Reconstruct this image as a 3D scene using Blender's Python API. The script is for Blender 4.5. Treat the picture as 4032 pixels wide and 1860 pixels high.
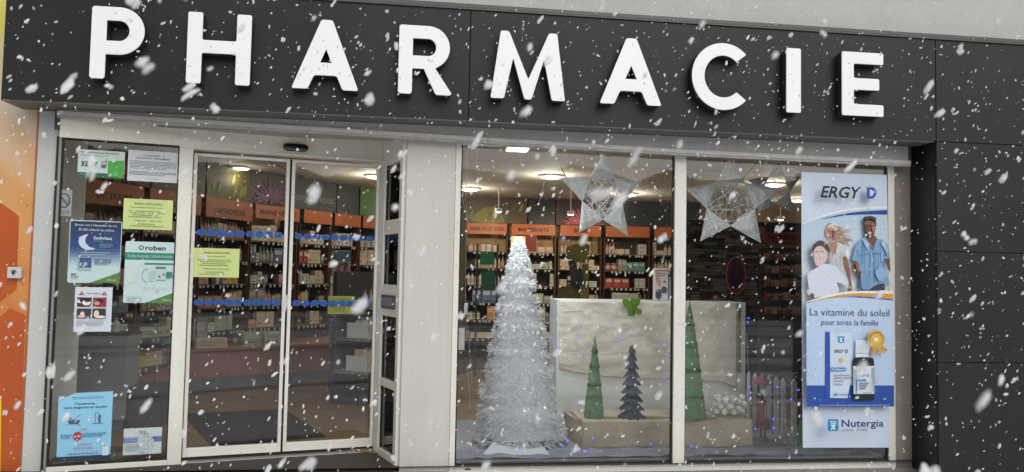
import bpy, bmesh, math, random
import numpy as np
from mathutils import Vector, Matrix
rnd = random.Random(7)
sc = bpy.context.scene
for o in list(bpy.data.objects): bpy.data.objects.remove(o)
COL = sc.collection
PI = math.pi

# ------------------------------------------------------------------ camera, sky, sun, exposure
FPX, PITCH, ROLL, YAW, DIST, EYE = 3033.8, .0502, .0195, -.1298, 5.4766, 1.5
_cy, _sy, _cp, _sp = math.cos(YAW), math.sin(YAW), math.cos(PITCH), math.sin(PITCH)
CF = np.array([-_sy*_cp, _cy*_cp, _sp]); _r = np.array([_cy, _sy, 0.]); _u = np.cross(_r, CF)
CR = math.cos(ROLL)*_r + math.sin(ROLL)*_u; CU = -math.sin(ROLL)*_r + math.cos(ROLL)*_u
CP = np.array([0., -DIST, EYE])
cam = bpy.data.cameras.new('camera'); camo = bpy.data.objects.new('camera', cam); COL.objects.link(camo)
camo.matrix_world = Matrix(((CR[0], CU[0], -CF[0], CP[0]), (CR[1], CU[1], -CF[1], CP[1]), (CR[2], CU[2], -CF[2], CP[2]), (0, 0, 0, 1)))
cam.sensor_width = 36; cam.lens = FPX/4032*36; cam.clip_end = 2000; cam.clip_start = .05
cam.dof.use_dof = True; cam.dof.focus_distance = 5.9; cam.dof.aperture_fstop = 5.6
sc.camera = camo
world = bpy.data.worlds.new('World'); sc.world = world; world.use_nodes = True
nt = world.node_tree; nt.nodes.clear()
wo = nt.nodes.new('ShaderNodeOutputWorld'); bg = nt.nodes.new('ShaderNodeBackground'); sky = nt.nodes.new('ShaderNodeTexSky')
hs = nt.nodes.new('ShaderNodeHueSaturation'); hs.inputs['Saturation'].default_value = .16
sky.sky_type = 'NISHITA'; sky.sun_disc = False; sky.air_density = 1.5; sky.dust_density = 4.0
SUN_EL, SUN_AZ = math.radians(38), math.radians(160)
sky.sun_elevation = SUN_EL; sky.sun_rotation = SUN_AZ
bg.inputs['Strength'].default_value = .145
nt.links.new(sky.outputs[0], hs.inputs['Color']); nt.links.new(hs.outputs[0], bg.inputs['Color']); nt.links.new(bg.outputs[0], wo.inputs['Surface'])
sl = bpy.data.lights.new('sun', 'SUN'); sl.energy = .6; sl.angle = math.radians(45); sl.color = (1, .97, .93)
so = bpy.data.objects.new('sun', sl); COL.objects.link(so)
sd = Vector((math.sin(SUN_AZ)*math.cos(SUN_EL), math.cos(SUN_AZ)*math.cos(SUN_EL), math.sin(SUN_EL)))
so.rotation_euler = sd.to_track_quat('Z', 'Y').to_euler(); so.location = sd*30
sc.view_settings.view_transform = 'Standard'; sc.view_settings.look = 'None'; sc.view_settings.gamma = 1
sc.view_settings.use_curve_mapping = False; sc.view_settings.exposure = -.40
sc.render.engine = 'CYCLES'; sc.cycles.use_denoising = True
sc.cycles.max_bounces = 9; sc.cycles.transparent_max_bounces = 16; sc.cycles.diffuse_bounces = 5
sc.cycles.sample_clamp_indirect = 6

# ------------------------------------------------------------------ helpers
class Pl:
    """a vertical plane: s along it, d into the building, z up"""
    def __init__(s, ox, oy, ang=0.):
        s.o = np.array([ox, oy, 0.]); s.e = np.array([math.cos(ang), math.sin(ang), 0.]); s.n = np.array([-math.sin(ang), math.cos(ang), 0.])
        s.ang = ang
    def pt(s, a, d, z): return tuple(s.o + s.e*a + s.n*d + np.array([0, 0, z]))
    def px(s, u, v, d=0.):
        ray = CF + CR*(u-2016)/FPX + CU*(930-v)/FPX
        t = ((s.o + s.n*d - CP) @ s.n)/(ray @ s.n); p = CP + t*ray
        return float((p-s.o) @ s.e), float(p[2])
def seg(p0, p1): return Pl(p0[0], p0[1], math.atan2(p1[1]-p0[1], p1[0]-p0[0])), math.hypot(p1[0]-p0[0], p1[1]-p0[1])
FA = Pl(0, 0, 0); DR = Pl(-2.1159, 0, .23)
def atY(u, v, y): s, z = FA.px(u, v, y); return s, z

def lin(h):
    h = h.lstrip('#'); c = [int(h[i:i+2], 16)/255 for i in (0, 2, 4)]
    return tuple((x/12.92 if x <= .04045 else ((x+.055)/1.055)**2.4) for x in c)
MATS = {}
def mat(name, col, rough=.5, var=.05, scale=5, bump=0., bscale=150, metal=0., emis=0., ecol=None, spec=.5, streak=0.):
    if name in MATS: return MATS[name]
    m = bpy.data.materials.new(name); m.use_nodes = True; t = m.node_tree; b = t.nodes['Principled BSDF']
    if isinstance(col, str): col = lin(col)
    b.inputs['Roughness'].default_value = rough; b.inputs['Metallic'].default_value = metal
    b.inputs['Specular IOR Level'].default_value = spec
    tc = t.nodes.new('ShaderNodeTexCoord')
    if var > 0:
        n = t.nodes.new('ShaderNodeTexNoise'); n.inputs['Scale'].default_value = scale; n.inputs['Detail'].default_value = 6
        t.links.new(tc.outputs['Object'], n.inputs['Vector'])
        r = t.nodes.new('ShaderNodeMapRange'); r.inputs['From Min'].default_value = .3; r.inputs['From Max'].default_value = .7
        r.inputs['To Min'].default_value = 1-var; r.inputs['To Max'].default_value = 1+var*.6
        t.links.new(n.outputs['Fac'], r.inputs['Value'])
        last = r.outputs[0]
        if streak:
            mp = t.nodes.new('ShaderNodeMapping'); mp.inputs['Scale'].default_value = (30, 30, .8)
            n2 = t.nodes.new('ShaderNodeTexNoise'); n2.inputs['Scale'].default_value = 1; n2.inputs['Detail'].default_value = 4
            t.links.new(tc.outputs['Object'], mp.inputs['Vector']); t.links.new(mp.outputs[0], n2.inputs['Vector'])
            r2 = t.nodes.new('ShaderNodeMapRange'); r2.inputs['From Min'].default_value = .35; r2.inputs['From Max'].default_value = .75
            r2.inputs['To Min'].default_value = 1.; r2.inputs['To Max'].default_value = 1-streak
            t.links.new(n2.outputs['Fac'], r2.inputs['Value'])
            mm = t.nodes.new('ShaderNodeMath'); mm.operation = 'MULTIPLY'; t.links.new(last, mm.inputs[0]); t.links.new(r2.outputs[0], mm.inputs[1]); last = mm.outputs[0]
        v = t.nodes.new('ShaderNodeVectorMath'); v.operation = 'SCALE'; v.inputs[0].default_value = col
        t.links.new(last, v.inputs['Scale']); t.links.new(v.outputs[0], b.inputs['Base Color'])
    else: b.inputs['Base Color'].default_value = (*col, 1)
    if bump > 0:
        n = t.nodes.new('ShaderNodeTexNoise'); n.inputs['Scale'].default_value = bscale; n.inputs['Detail'].default_value = 4
        t.links.new(tc.outputs['Object'], n.inputs['Vector'])
        bm = t.nodes.new('ShaderNodeBump'); bm.inputs['Strength'].default_value = bump; bm.inputs['Distance'].default_value = .01
        t.links.new(n.outputs['Fac'], bm.inputs['Height']); t.links.new(bm.outputs[0], b.inputs['Normal'])
    if emis > 0:
        b.inputs['Emission Color'].default_value = (*(ecol or col), 1); b.inputs['Emission Strength'].default_value = emis
    MATS[name] = m; return m
def ink(h, k=1.2):   # printed colour
    c = lin(h); return mat('print_'+h.lstrip('#'), tuple(min(.85, x*k) for x in c), .45, 0)
def inkv(h):
    c = lin(h); return mat('print_mottled_'+h, tuple(min(.85, x*1.2) for x in c), .45, .07, 60)
def glass(name='pane_glass', tint=(.98, .99, .985), f=1.12):
    if name in MATS: return MATS[name]
    m = bpy.data.materials.new(name); m.use_nodes = True; t = m.node_tree; t.nodes.clear()
    out = t.nodes.new('ShaderNodeOutputMaterial'); mx = t.nodes.new('ShaderNodeMixShader'); tr = t.nodes.new('ShaderNodeBsdfTransparent')
    gl = t.nodes.new('ShaderNodeBsdfGlossy'); gl.inputs['Roughness'].default_value = .02; tr.inputs[0].default_value = (*tint, 1)
    fr = t.nodes.new('ShaderNodeFresnel'); fr.inputs['IOR'].default_value = 1.52
    mu = t.nodes.new('ShaderNodeMath'); mu.operation = 'MULTIPLY'; mu.inputs[1].default_value = f
    t.links.new(fr.outputs[0], mu.inputs[0]); t.links.new(mu.outputs[0], mx.inputs[0])
    t.links.new(tr.outputs[0], mx.inputs[1]); t.links.new(gl.outputs[0], mx.inputs[2]); t.links.new(mx.outputs[0], out.inputs[0])
    MATS[name] = m; return m

class MB:
    def __init__(s, T=None): s.v = []; s.f = []; s.mi = []; s.mats = []; s.T = T or (lambda a, b, c: (a, b, c))
    def m(s, mt):
        if mt not in s.mats: s.mats.append(mt)
        return s.mats.index(mt)
    def add(s, vs, fs, mt=None):
        k = len(s.v); s.v += [s.T(*p) for p in vs]; i = s.m(mt) if mt else 0
        for f in fs: s.f.append([k+j for j in f]); s.mi.append(i)
    def box(s, x0, x1, y0, y1, z0, z1, mt=None):
        s.add([(x0, y0, z0), (x1, y0, z0), (x1, y1, z0), (x0, y1, z0), (x0, y0, z1), (x1, y0, z1), (x1, y1, z1), (x0, y1, z1)],
              [(0, 3, 2, 1), (4, 5, 6, 7), (0, 1, 5, 4), (1, 2, 6, 5), (2, 3, 7, 6), (3, 0, 4, 7)], mt)
    def prism(s, pts, y0, y1, mt=None):   # outline in x,z ; extruded in y
        n = len(pts); s.add([(p[0], y0, p[1]) for p in pts]+[(p[0], y1, p[1]) for p in pts],
            [tuple(range(n)), tuple(range(2*n-1, n-1, -1))]+[(i, i+n, (i+1) % n+n, (i+1) % n) for i in range(n)], mt)
    def lathe(s, prof, cx, cy, n=12, mt=None, cap=True):
        vs = []; fs = []
        for r, z in prof:
            for i in range(n): a = 2*PI*i/n; vs.append((cx+r*math.cos(a), cy+r*math.sin(a), z))
        for j in range(len(prof)-1):
            for i in range(n): fs.append((j*n+i, j*n+(i+1) % n, (j+1)*n+(i+1) % n, (j+1)*n+i))
        if cap: fs += [tuple(range(n-1, -1, -1)), tuple(range((len(prof)-1)*n, len(prof)*n))]
        s.add(vs, fs, mt)
    def tube(s, pts, r, n=5, mt=None):
        vs = []; fs = []; pts = [Vector(p) for p in pts]
        for k, p in enumerate(pts):
            d = (pts[min(k+1, len(pts)-1)]-pts[max(k-1, 0)]).normalized()
            a = d.orthogonal().normalized(); b = d.cross(a)
            rr = r[k] if isinstance(r, (list, tuple)) else r
            for i in range(n): t = 2*PI*i/n; vs.append(tuple(p+a*rr*math.cos(t)+b*rr*math.sin(t)))
        for j in range(len(pts)-1):
            for i in range(n): fs.append((j*n+i, j*n+(i+1) % n, (j+1)*n+(i+1) % n, (j+1)*n+i))
        fs += [tuple(range(n-1, -1, -1)), tuple(range((len(pts)-1)*n, len(pts)*n))]
        s.add(vs, fs, mt)
    def ball(s, c, r, seg=10, rings=6, mt=None, sq=(1, 1, 1)):
        vs = [(c[0], c[1], c[2]-r*sq[2])]; fs = []
        for j in range(1, rings):
            a = PI*j/rings
            for i in range(seg): b = 2*PI*i/seg; vs.append((c[0]+r*sq[0]*math.sin(a)*math.cos(b), c[1]+r*sq[1]*math.sin(a)*math.sin(b), c[2]-r*sq[2]*math.cos(a)))
        vs.append((c[0], c[1], c[2]+r*sq[2])); L = len(vs)-1
        for i in range(seg):
            fs.append((0, 1+(i+1) % seg, 1+i)); fs.append((L, L-seg+i, L-seg+(i+1) % seg))
            for j in range(rings-2): a = 1+j*seg; fs.append((a+i, a+(i+1) % seg, a+seg+(i+1) % seg, a+seg+i))
        s.add(vs, fs, mt)
    def build(s, name, mt=None, parent=None, smooth=False, bevel=0., origin=None):
        me = bpy.data.meshes.new(name)
        v = s.v
        if origin is not None: v = [(a-origin[0], b-origin[1], c-origin[2]) for a, b, c in v]
        me.from_pydata(v, [], s.f)
        mts = s.mats if s.mats and s.mats[0] else [mt]
        if mt and s.mats and mt not in mts and len(s.mats) == 0: mts = [mt]
        for q in mts: me.materials.append(q)
        if len(mts) > 1: me.polygons.foreach_set('material_index', s.mi)
        if smooth: me.polygons.foreach_set('use_smooth', [True]*len(me.polygons))
        me.update()
        o = bpy.data.objects.new(name, me); COL.objects.link(o)
        if origin is not None: o.location = origin
        if parent is not None:
            o.parent = parent
            o.matrix_parent_inverse = parent.matrix_basis.inverted()
        if bevel:
            b = o.modifiers.new('bevel', 'BEVEL'); b.width = bevel; b.segments = 2; b.limit_method = 'ANGLE'
        return o
def tag(o, label=None, cat=None, group=None, kind=None):
    for k, v in (('label', label), ('category', cat), ('group', group), ('kind', kind)):
        if v: o[k] = v
    return o
def empty(name, loc, label=None, cat=None, group=None):
    o = bpy.data.objects.new(name, None); COL.objects.link(o); o.location = loc; o.empty_display_size = .1
    o.rotation_euler = (0, 0, 0); bpy.context.view_layer.update() if False else None
    o.matrix_basis = Matrix.Translation(loc)
    return tag(o, label, cat, group)
def catmull(pts, k=6, closed=True):
    out = []; n = len(pts)
    for i in range(n if closed else n-1):
        p0, p1, p2, p3 = (pts[(i-1) % n], pts[i], pts[(i+1) % n], pts[(i+2) % n]) if closed else (pts[max(i-1, 0)], pts[i], pts[i+1], pts[min(i+2, n-1)])
        for j in range(k):
            t = j/k
            out.append(tuple(.5*((2*b)+(c-a)*t+(2*a-5*b+4*c-d)*t*t+(3*b-a-3*c+d)*t**3) for a, b, c, d in zip(p0, p1, p2, p3)))
    if not closed: out.append(tuple(pts[-1]))
    return out
def textmesh(body, bold=0., shear=0.):
    cu = bpy.data.curves.new('t', 'FONT'); cu.body = body; cu.size = 1; cu.shear = shear; cu.offset = bold; cu.resolution_u = 2
    ob = bpy.data.objects.new('t', cu); me = bpy.data.meshes.new_from_object(ob)
    v = [tuple(x.co)[:2] for x in me.vertices]; f = [tuple(p.vertices) for p in me.polygons]
    bpy.data.meshes.remove(me); bpy.data.objects.remove(ob); bpy.data.curves.remove(cu)
    return v, f
class Sheet:
    """a printed sheet lying on a vertical plane at depth d: base sheet is the thing, the print one child"""
    def __init__(s, pl, d): s.pl = pl; s.d = d; s.k = 0; s.mb = MB()
    def lay(s): s.k += 1; return s.d-.0006*s.k
    def uv(s, u, v): return s.pl.px(u, v, s.d)
    def poly(s, pts, col, px=True, d=None):
        d = d if d is not None else s.lay()
        if px: pts = [s.uv(*p) for p in pts]
        s.mb.add([s.pl.pt(a, d, z) for a, z in pts], [tuple(range(len(pts)))], ink(col) if isinstance(col, str) else col)
    def rect(s, a0, z0, a1, z1, col, d=None): s.poly([(a0, z0), (a1, z0), (a1, z1), (a0, z1)], col, False, d)
    def prect(s, u0, v0, u1, v1, col, d=None): s.poly([(u0, v1), (u1, v1), (u1, v0), (u0, v0)], col, True, d)
    def disc(s, c, rx, rz, col, n=24, d=None, a0=0, a1=2*PI):
        s.poly([(c[0]+rx*math.cos(a0+(a1-a0)*i/n), c[1]+rz*math.sin(a0+(a1-a0)*i/n)) for i in range(n)], col, False, d)
    def ring(s, c, rx, rz, w, col, n=28, a0=0., a1=2*PI):
        d = s.lay(); vs = []; fs = []
        for i in range(n+1):
            a = a0+(a1-a0)*i/n; ca, sa = math.cos(a), math.sin(a)
            vs += [s.pl.pt(c[0]+rx*ca, d, c[1]+rz*sa), s.pl.pt(c[0]+(rx-w)*ca, d, c[1]+(rz-w)*sa)]
        for i in range(n): fs.append((2*i, 2*i+2, 2*i+3, 2*i+1))
        s.mb.add(vs, fs, ink(col))
    def line(s, p, q, w, col, d=None):
        dx, dz = q[0]-p[0], q[1]-p[1]; L = math.hypot(dx, dz) or 1; nx, nz = -dz/L*w/2, dx/L*w/2
        s.poly([(p[0]+nx, p[1]+nz), (q[0]+nx, q[1]+nz), (q[0]-nx, q[1]-nz), (p[0]-nx, p[1]-nz)], col, False, d)
    def text(s, body, a0, a1, z0, h, col, bold=0., shear=0., fit=True):
        """text between a0..a1 with baseline z0 and cap height h; fit=True stretches it to the width"""
        v, f = textmesh(body, bold, shear)
        if not v: return
        x0 = min(p[0] for p in v); x1 = max(p[0] for p in v); ky = h/.72
        kx = (a1-a0)/(x1-x0) if fit else ky
        off = a0 if fit else (a0+a1)/2-(x1-x0)*kx/2
        d = s.lay()
        s.mb.add([s.pl.pt(off+(x-x0)*kx, d, z0+y*ky) for x, y in v], f, ink(col))
    def greek(s, a0, a1, z, h, col, lines, gap, centre=False):
        d = s.lay()
        for i in range(lines):
            x = a0; e = a1-(rnd.random()*.25*(a1-a0) if i == lines-1 or centre else 0); zz = z-i*gap
            if centre: x += (a1-e)/2; e -= (a1-e)/2
            while x < e:
                w = min(e-x, rnd.uniform(2, 7)*h); s.rect(x, zz, x+w, zz+h, col, d); x += w+h*.8
    def finish(s, name, outline, base, label, cat, group=None, px=True, thick=.0012, printname='print'):
        pts = [s.uv(*p) for p in outline] if px else outline
        m = MB(s.pl.pt); m.prism(pts, s.d, s.d+thick)
        o = m.build(name, ink(base) if isinstance(base, str) else base); tag(o, label, cat, group)
        if s.mb.v: s.mb.build(printname, None, o)
        return o

# ------------------------------------------------------------------ materials
M_fascia = mat('charcoal_cladding', (.018, .0195, .020), .5, .22, 1.6, .02, 300, streak=.18, spec=.35)
M_cap = mat('cap_flashing', (.075, .078, .08), .4, .1, 4)
M_render = mat('white_render', (.555, .56, .54), .85, .05, 6, .5, 90)
M_pillar = mat('pillar_paint', (.63, .60, .555), .5, .05, 2.5, .02, 200, streak=.05)
M_frame = mat('cream_aluminium', (.82, .81, .73), .38, .05, 4, streak=.06)
M_frame2 = mat('cream_aluminium_leaf', (.80, .79, .73), .38, .05, 4)
M_black = mat('black_rubber', (.008, .008, .008), .6, 0)
M_shutter = mat('grey_shutter', (.47, .475, .48), .45, .06, 5, streak=.06)
M_bar = mat('shutter_bar_white', (.62, .61, .58), .4, .10, 9, streak=.1)
M_soffit = mat('soffit_metal', (.12, .115, .11), .5, .1, 4)
M_wood = mat('shelf_wood', (.30, .19, .10), .5, .15, 12)
M_kraft = mat('kraft_paper', (.50, .40, .29), .8, .18, 6, .35, 18)
M_paper = mat('pale_crumpled_paper', (.74, .70, .59), .8, .12, 7, .35, 14)
M_white = mat('white_paint', (.78, .78, .77), .5, .03)
M_silver = mat('silver_thread', (.82, .84, .86), .35, .1, 40, metal=.2)
G = glass()

# ------------------------------------------------------------------ ground, street and what stands across it
FL = .17
def structure(mb, name, m, **k): o = mb.build(name, m, **k); o['kind'] = 'structure'; return o
b = MB(); b.box(-2.42, 7, -.02, .02, -.1, .10); structure(b, 'foundation_strip', mat('concrete', (.25, .24, .23), .9, .15, 8, .3, 60))
def ground_mat():
    m = bpy.data.materials.new('snowy_ground'); m.use_nodes = True; t = m.node_tree; p = t.nodes['Principled BSDF']
    tc = t.nodes.new('ShaderNodeTexCoord'); n = t.nodes.new('ShaderNodeTexNoise'); n.inputs['Scale'].default_value = .6; n.inputs['Detail'].default_value = 9
    r = t.nodes.new('ShaderNodeValToRGB'); r.color_ramp.elements[0].position = .36; r.color_ramp.elements[0].color = (.25, .26, .27, 1)
    r.color_ramp.elements[1].position = .5; r.color_ramp.elements[1].color = (.80, .82, .85, 1)
    mp = t.nodes.new('ShaderNodeMapping'); mp.inputs['Scale'].default_value = (.15, 1.2, 1)
    t.links.new(tc.outputs['Object'], mp.inputs[0]); t.links.new(mp.outputs[0], n.inputs['Vector']); t.links.new(n.outputs['Fac'], r.inputs[0]); t.links.new(r.outputs[0], p.inputs['Base Color'])
    p.inputs['Roughness'].default_value = .7; return m
b = MB(); b.add([(-300, -300, 0), (300, -300, 0), (300, 300, 0), (-300, 300, 0)], [(0, 1, 2, 3)]); structure(b, 'ground', ground_mat())
M_asph = mat('slushy_asphalt', (.035, .036, .04), .5, .3, 2, .4, 80)
b = MB()
for y0, y1 in ((-8.6, -9.4), (-10.4, -10.7), (-13.2, -14.3), (-15.6, -15.9), (-17.6, -18.8)): b.add([(-300, y0, .004), (300, y0+.1, .004), (300, y1, .004), (-300, y1+.1, .004)], [(0, 1, 2, 3)], M_asph)
structure(b, 'road', M_asph)
b = MB(); b.box(-12, 9, -3.2, -.32, -.02, .10); b.box(-12, 9, -3.32, -3.2, -.02, .13); structure(b, 'pavement', mat('pavement_slabs', (.74, .75, .77), .8, .2, 3, .4, 60))
# unseen hedge raised and toned for the pane reflections, low wall before it
b = MB(); nx, nz = 60, 6
for j in range(nz):
    for i in range(nx): b.v.append((-45+i*1.6, -27-j*1.2+rnd.uniform(-.5, .5), (0, 2.6, 4.6, 6., 6.6, 6.2)[j]+rnd.uniform(-.5, .6)*(j > 0)))
for j in range(nz-1):
    for i in range(nx-1): a = j*nx+i; b.f.append([a, a+1, a+nx+1, a+nx]); b.mi.append(0)
o = b.build('evergreen_hedge', mat('hedge_foliage', (.085, .095, .085), .9, .5, 1.2, 1, 12)); tag(o, 'tall hedge across the snowy street, raised and toned for the pane reflections', 'hedge')
b = MB(); b.box(-40, 45, -22.3, -22, 0, .75); o = b.build('boundary_wall', mat('stone_wall', (.22, .21, .2), .9, .3, 3, .5, 20), bevel=.02); tag(o, 'low grey boundary wall in front of the tall hedge across the street', 'wall')

# ------------------------------------------------------------------ the pharmacy's front
# white wall above
b = MB(); b.box(-9, 9, -.02, .25, 3.34, 6.5); o = b.build('upper_wall', M_render); tag(o, 'white rendered wall rising above the charcoal fascia', 'wall')
# fascia
YF = -.3
fx = empty('shop_fascia', (0, YF, 2.54), 'long charcoal fascia carrying the white PHARMACIE letters', 'fascia')
xs = [-2.585, .362, 3.81]
for a, c in zip(xs[:-1], xs[1:]):
    b = MB(); b.box(a+.0025, c-.0025, YF, YF+.02, 2.54, 3.308); b.build('panel', M_fascia, fx, bevel=.002)
b = MB(); b.box(-2.583, 3.80, YF+.022, -.03, 2.545, 3.30, M_black); b.build('carcass', M_black, fx)
b = MB(); b.box(-2.59, 7.2, YF-.012, -.0, 3.312, 3.34); b.box(-2.59, 7.2, YF-.012, YF-.008, 3.300, 3.312); b.build('cap_flashing', M_cap, fx, bevel=.002)
b = MB(); b.box(-2.583, 3.79, YF+.003, -.10, 2.534, 2.544); b.build('soffit', M_soffit, fx)
b = MB(); b.box(-2.583, -2.30, -.098, -.022, 2.534, 2.544); b.box(-2.30, 3.79, -.022, -.002, 2.50, 2.544); b.build('soffit_trim', M_soffit, fx)
for x in (-2.40, -2.375): b = MB(); b.lathe([(.004, 2.528), (.004, 2.536)], x, -.2, 8); b.build('screw', M_black, fx)

# letters
def rnd_poly(pts, r, k=4):
    out = []; n = len(pts)
    for i in range(n):
        p, q, s = Vector(pts[i-1]), Vector(pts[i]), Vector(pts[(i+1) % n])
        a = (p-q); c = (s-q); la, lc = a.length, c.length; rr = min(r, la*.45, lc*.45)
        a = q+a.normalized()*rr; c = q+c.normalized()*rr
        for j in range(k+1):
            t = j/k; out.append(tuple((1-t)**2*a+2*t*(1-t)*q+t*t*c))
    return out
def arc(cx, cz, rx, rz, a0, a1, n=18): return [(cx+rx*math.cos(math.radians(a0+(a1-a0)*i/n)), cz+rz*math.sin(math.radians(a0+(a1-a0)*i/n))) for i in range(n+1)]
T = .092
def glyph(ch, w, h):
    r = .014
    if ch == 'I': return [rnd_poly([(0, 0), (w, 0), (w, h), (0, h)], r)]
    if ch == 'H':
        m0, m1 = h*.43, h*.43+.085
        return [rnd_poly([(0, 0), (T, 0), (T, m0), (w-T, m0), (w-T, 0), (w, 0), (w, h), (w-T, h), (w-T, m1), (T, m1), (T, h), (0, h)], r)]
    if ch == 'E':
        m = h*.5; t = .085
        return [rnd_poly([(0, 0), (w, 0), (w, t), (T, t), (T, m-t/2), (w*.9, m-t/2), (w*.9, m+t/2), (T, m+t/2), (T, h-t), (w, h-t), (w, h), (0, h)], r)]
    if ch in 'PR':
        hb = h*.66 if ch == 'P' else h*.63; rz = hb/2; cz = h-rz; rx = min(rz, w*.62); cx = w-rx if ch == 'P' else w*.95-rx
        out = [(T, h-hb)] if ch == 'P' else []
        bowl = arc(cx, cz, rx, rz, -90, 90)
        if ch == 'P': o_ = rnd_poly([(0, 0), (T, 0), (T, h-hb)], .0)[0:0]+[(.012, 0), (T-.012, 0), (T, .012), (T, h-hb)]+bowl+[(.012, h), (0, h-.012), (0, .012)]
        else:
            xr = cx+rx*.35; zr = cz-rz*.95
            o_ = [(.012, 0), (T-.012, 0), (T, .012), (T, h-hb), (w*.47, h-hb), (w-.112, .012), (w-.10, 0), (w-.012, 0), (w, .014), (xr+.0, zr)]+arc(cx, cz, rx, rz, -62, 90)+[(.012, h), (0, h-.012), (0, .012)]
        t = .088
        inner = [(T, cz-rz+t)]+arc(cx, cz, rx-T, rz-t, -90, 90)+[(T, cz+rz-t)]
        return [o_, inner[::-1]]
    if ch == 'C':
        R = w*.54; cx = R; cz = h/2; a = 43
        ou = arc(cx, cz, R, h/2, a, 360-a, 40); inn = arc(cx, cz, R-T, h/2-T*.97, 360-a-3, a+3, 36)
        e = 1
        return [rnd_poly(ou[::1][:1]+ou[1:-1]+ou[-1:]+inn, .008, 2)]
    if ch == 'A':
        c = w/2; tt = .022; dz = h; s = T*1.13
        zl, zh = h*.20, h*.20+.085
        xin = lambda z: s+(c-tt-0)*(z/h)         # inner left edge
        xo = lambda z: (c-tt)*(z/h)
        k = lambda z: xo(z)+s
        zt = h*(c-s)/(c-tt)
        outer = rnd_poly([(0, 0), (s, 0), (k(zl), zl), (w-k(zl), zl), (w-s, 0), (w, 0), (c+tt+.014, h), (c-tt-.014, h)], .016)
        inner = [(k(zh), zh), (c, zt), (w-k(zh), zh)]
        return [outer, inner]
    if ch == 'M':
        s = T*1.0; ins = w*.12; tt = .0
        o_ = [(0, 0), (s, 0), (ins+s*.96, h*.60), (w/2-.024, 0), (w/2+.024, 0), (w-ins-s*.96, h*.60), (w-s, 0), (w, 0), (w-ins, h), (w-ins-s*.62, h), (w/2, h*.30), (ins+s*.62, h), (ins, h)]
        return [rnd_poly(o_, .014)]
M_letter = mat('letter_face', (.82, .83, .84), .35, .02, emis=.16, ecol=(.95, 1, 1))
M_return = mat('letter_return', (.03, .03, .032), .4, 0)
sign = empty('pharmacy_sign', (0, -.36, 2.68), 'large white raised capital letters spelling PHARMACIE on the charcoal fascia', 'sign')
for ch, x0, x1 in [('P', -2.035, -1.715), ('H', -1.455, -1.06), ('A', -.80, -.37), ('R', -.115, .24), ('M', .50, 1.01), ('A', 1.25, 1.69), ('C', 1.905, 2.33), ('I', 2.60, 2.71), ('E', 3.02, 3.34)]:
    z0, h = 2.683, .462
    if ch == 'C': z0 -= .006; h += .012
    for y0, y1, mt_, nm in ((-.376, -.385, M_letter, 'letter'), (-.318, -.376, M_return, 'return')):
        cu = bpy.data.curves.new('g', 'CURVE'); cu.dimensions = '2D'; cu.fill_mode = 'BOTH'; cu.extrude = abs(y1-y0)/2-(.003 if nm == 'letter' else 0)
        if nm == 'letter': cu.bevel_depth = .003; cu.bevel_resolution = 1; cu.offset = -.003
        for pts in glyph(ch, x1-x0, h):
            sp = cu.splines.new('POLY'); sp.points.add(len(pts)-1)
            for p, q in zip(sp.points, pts): p.co = (q[0], q[1], 0, 1)
            sp.use_cyclic_u = True
        ob = bpy.data.objects.new('g', cu); me = bpy.data.meshes.new_from_object(ob); bpy.data.objects.remove(ob); bpy.data.curves.remove(cu)
        me.name = nm; me.materials.clear(); me.materials.append(mt_)
        for v in me.vertices: v.co = Vector((v.co.x+x0, (y0+y1)/2-v.co.z+.36, v.co.z*0+v.co.y+z0-2.68))
        o = bpy.data.objects.new(nm, me); COL.objects.link(o)
        if nm == 'letter': o.parent = sign; lastl = o; o['label'] = 'white letter '+ch
        else: o.parent = lastl
# right cladding
cl = empty('cladding_wall', (3.81, YF, 0), 'charcoal panel cladding wall at the right of the shop window', 'wall')
zs = [.10, .9235, 1.7313, 2.54, 3.308]
for z0, z1 in zip(zs[:-1], zs[1:]):
    for x0, x1 in ((3.812, 5.55), (5.552, 7.2)):
        b = MB(); b.box(x0+.001, x1-.002, YF, YF+.02, z0+.0025, z1-.0025); b.build('panel', M_fascia, cl, bevel=.002)
b = MB(); b.box(3.85, 7.19, YF+.024, .2, .1, 3.3); b.build('carcass', M_black, cl)
b = MB(); b.box(3.812, 3.84, YF+.021, .0, .1, 2.533); b.build('reveal', mat('reveal_black', (.010, .0105, .011), .35, .1, 4), cl)
b = MB(); b.box(3.672, 3.811, .002, .03, .1, 2.53); o = b.build('jamb_panel', mat('brown_jamb', (.33, .28, .245), .55, .12, 5, streak=.1)); tag(o, 'brownish grey jamb strip between window frame and dark reveal', 'wall panel')
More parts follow.
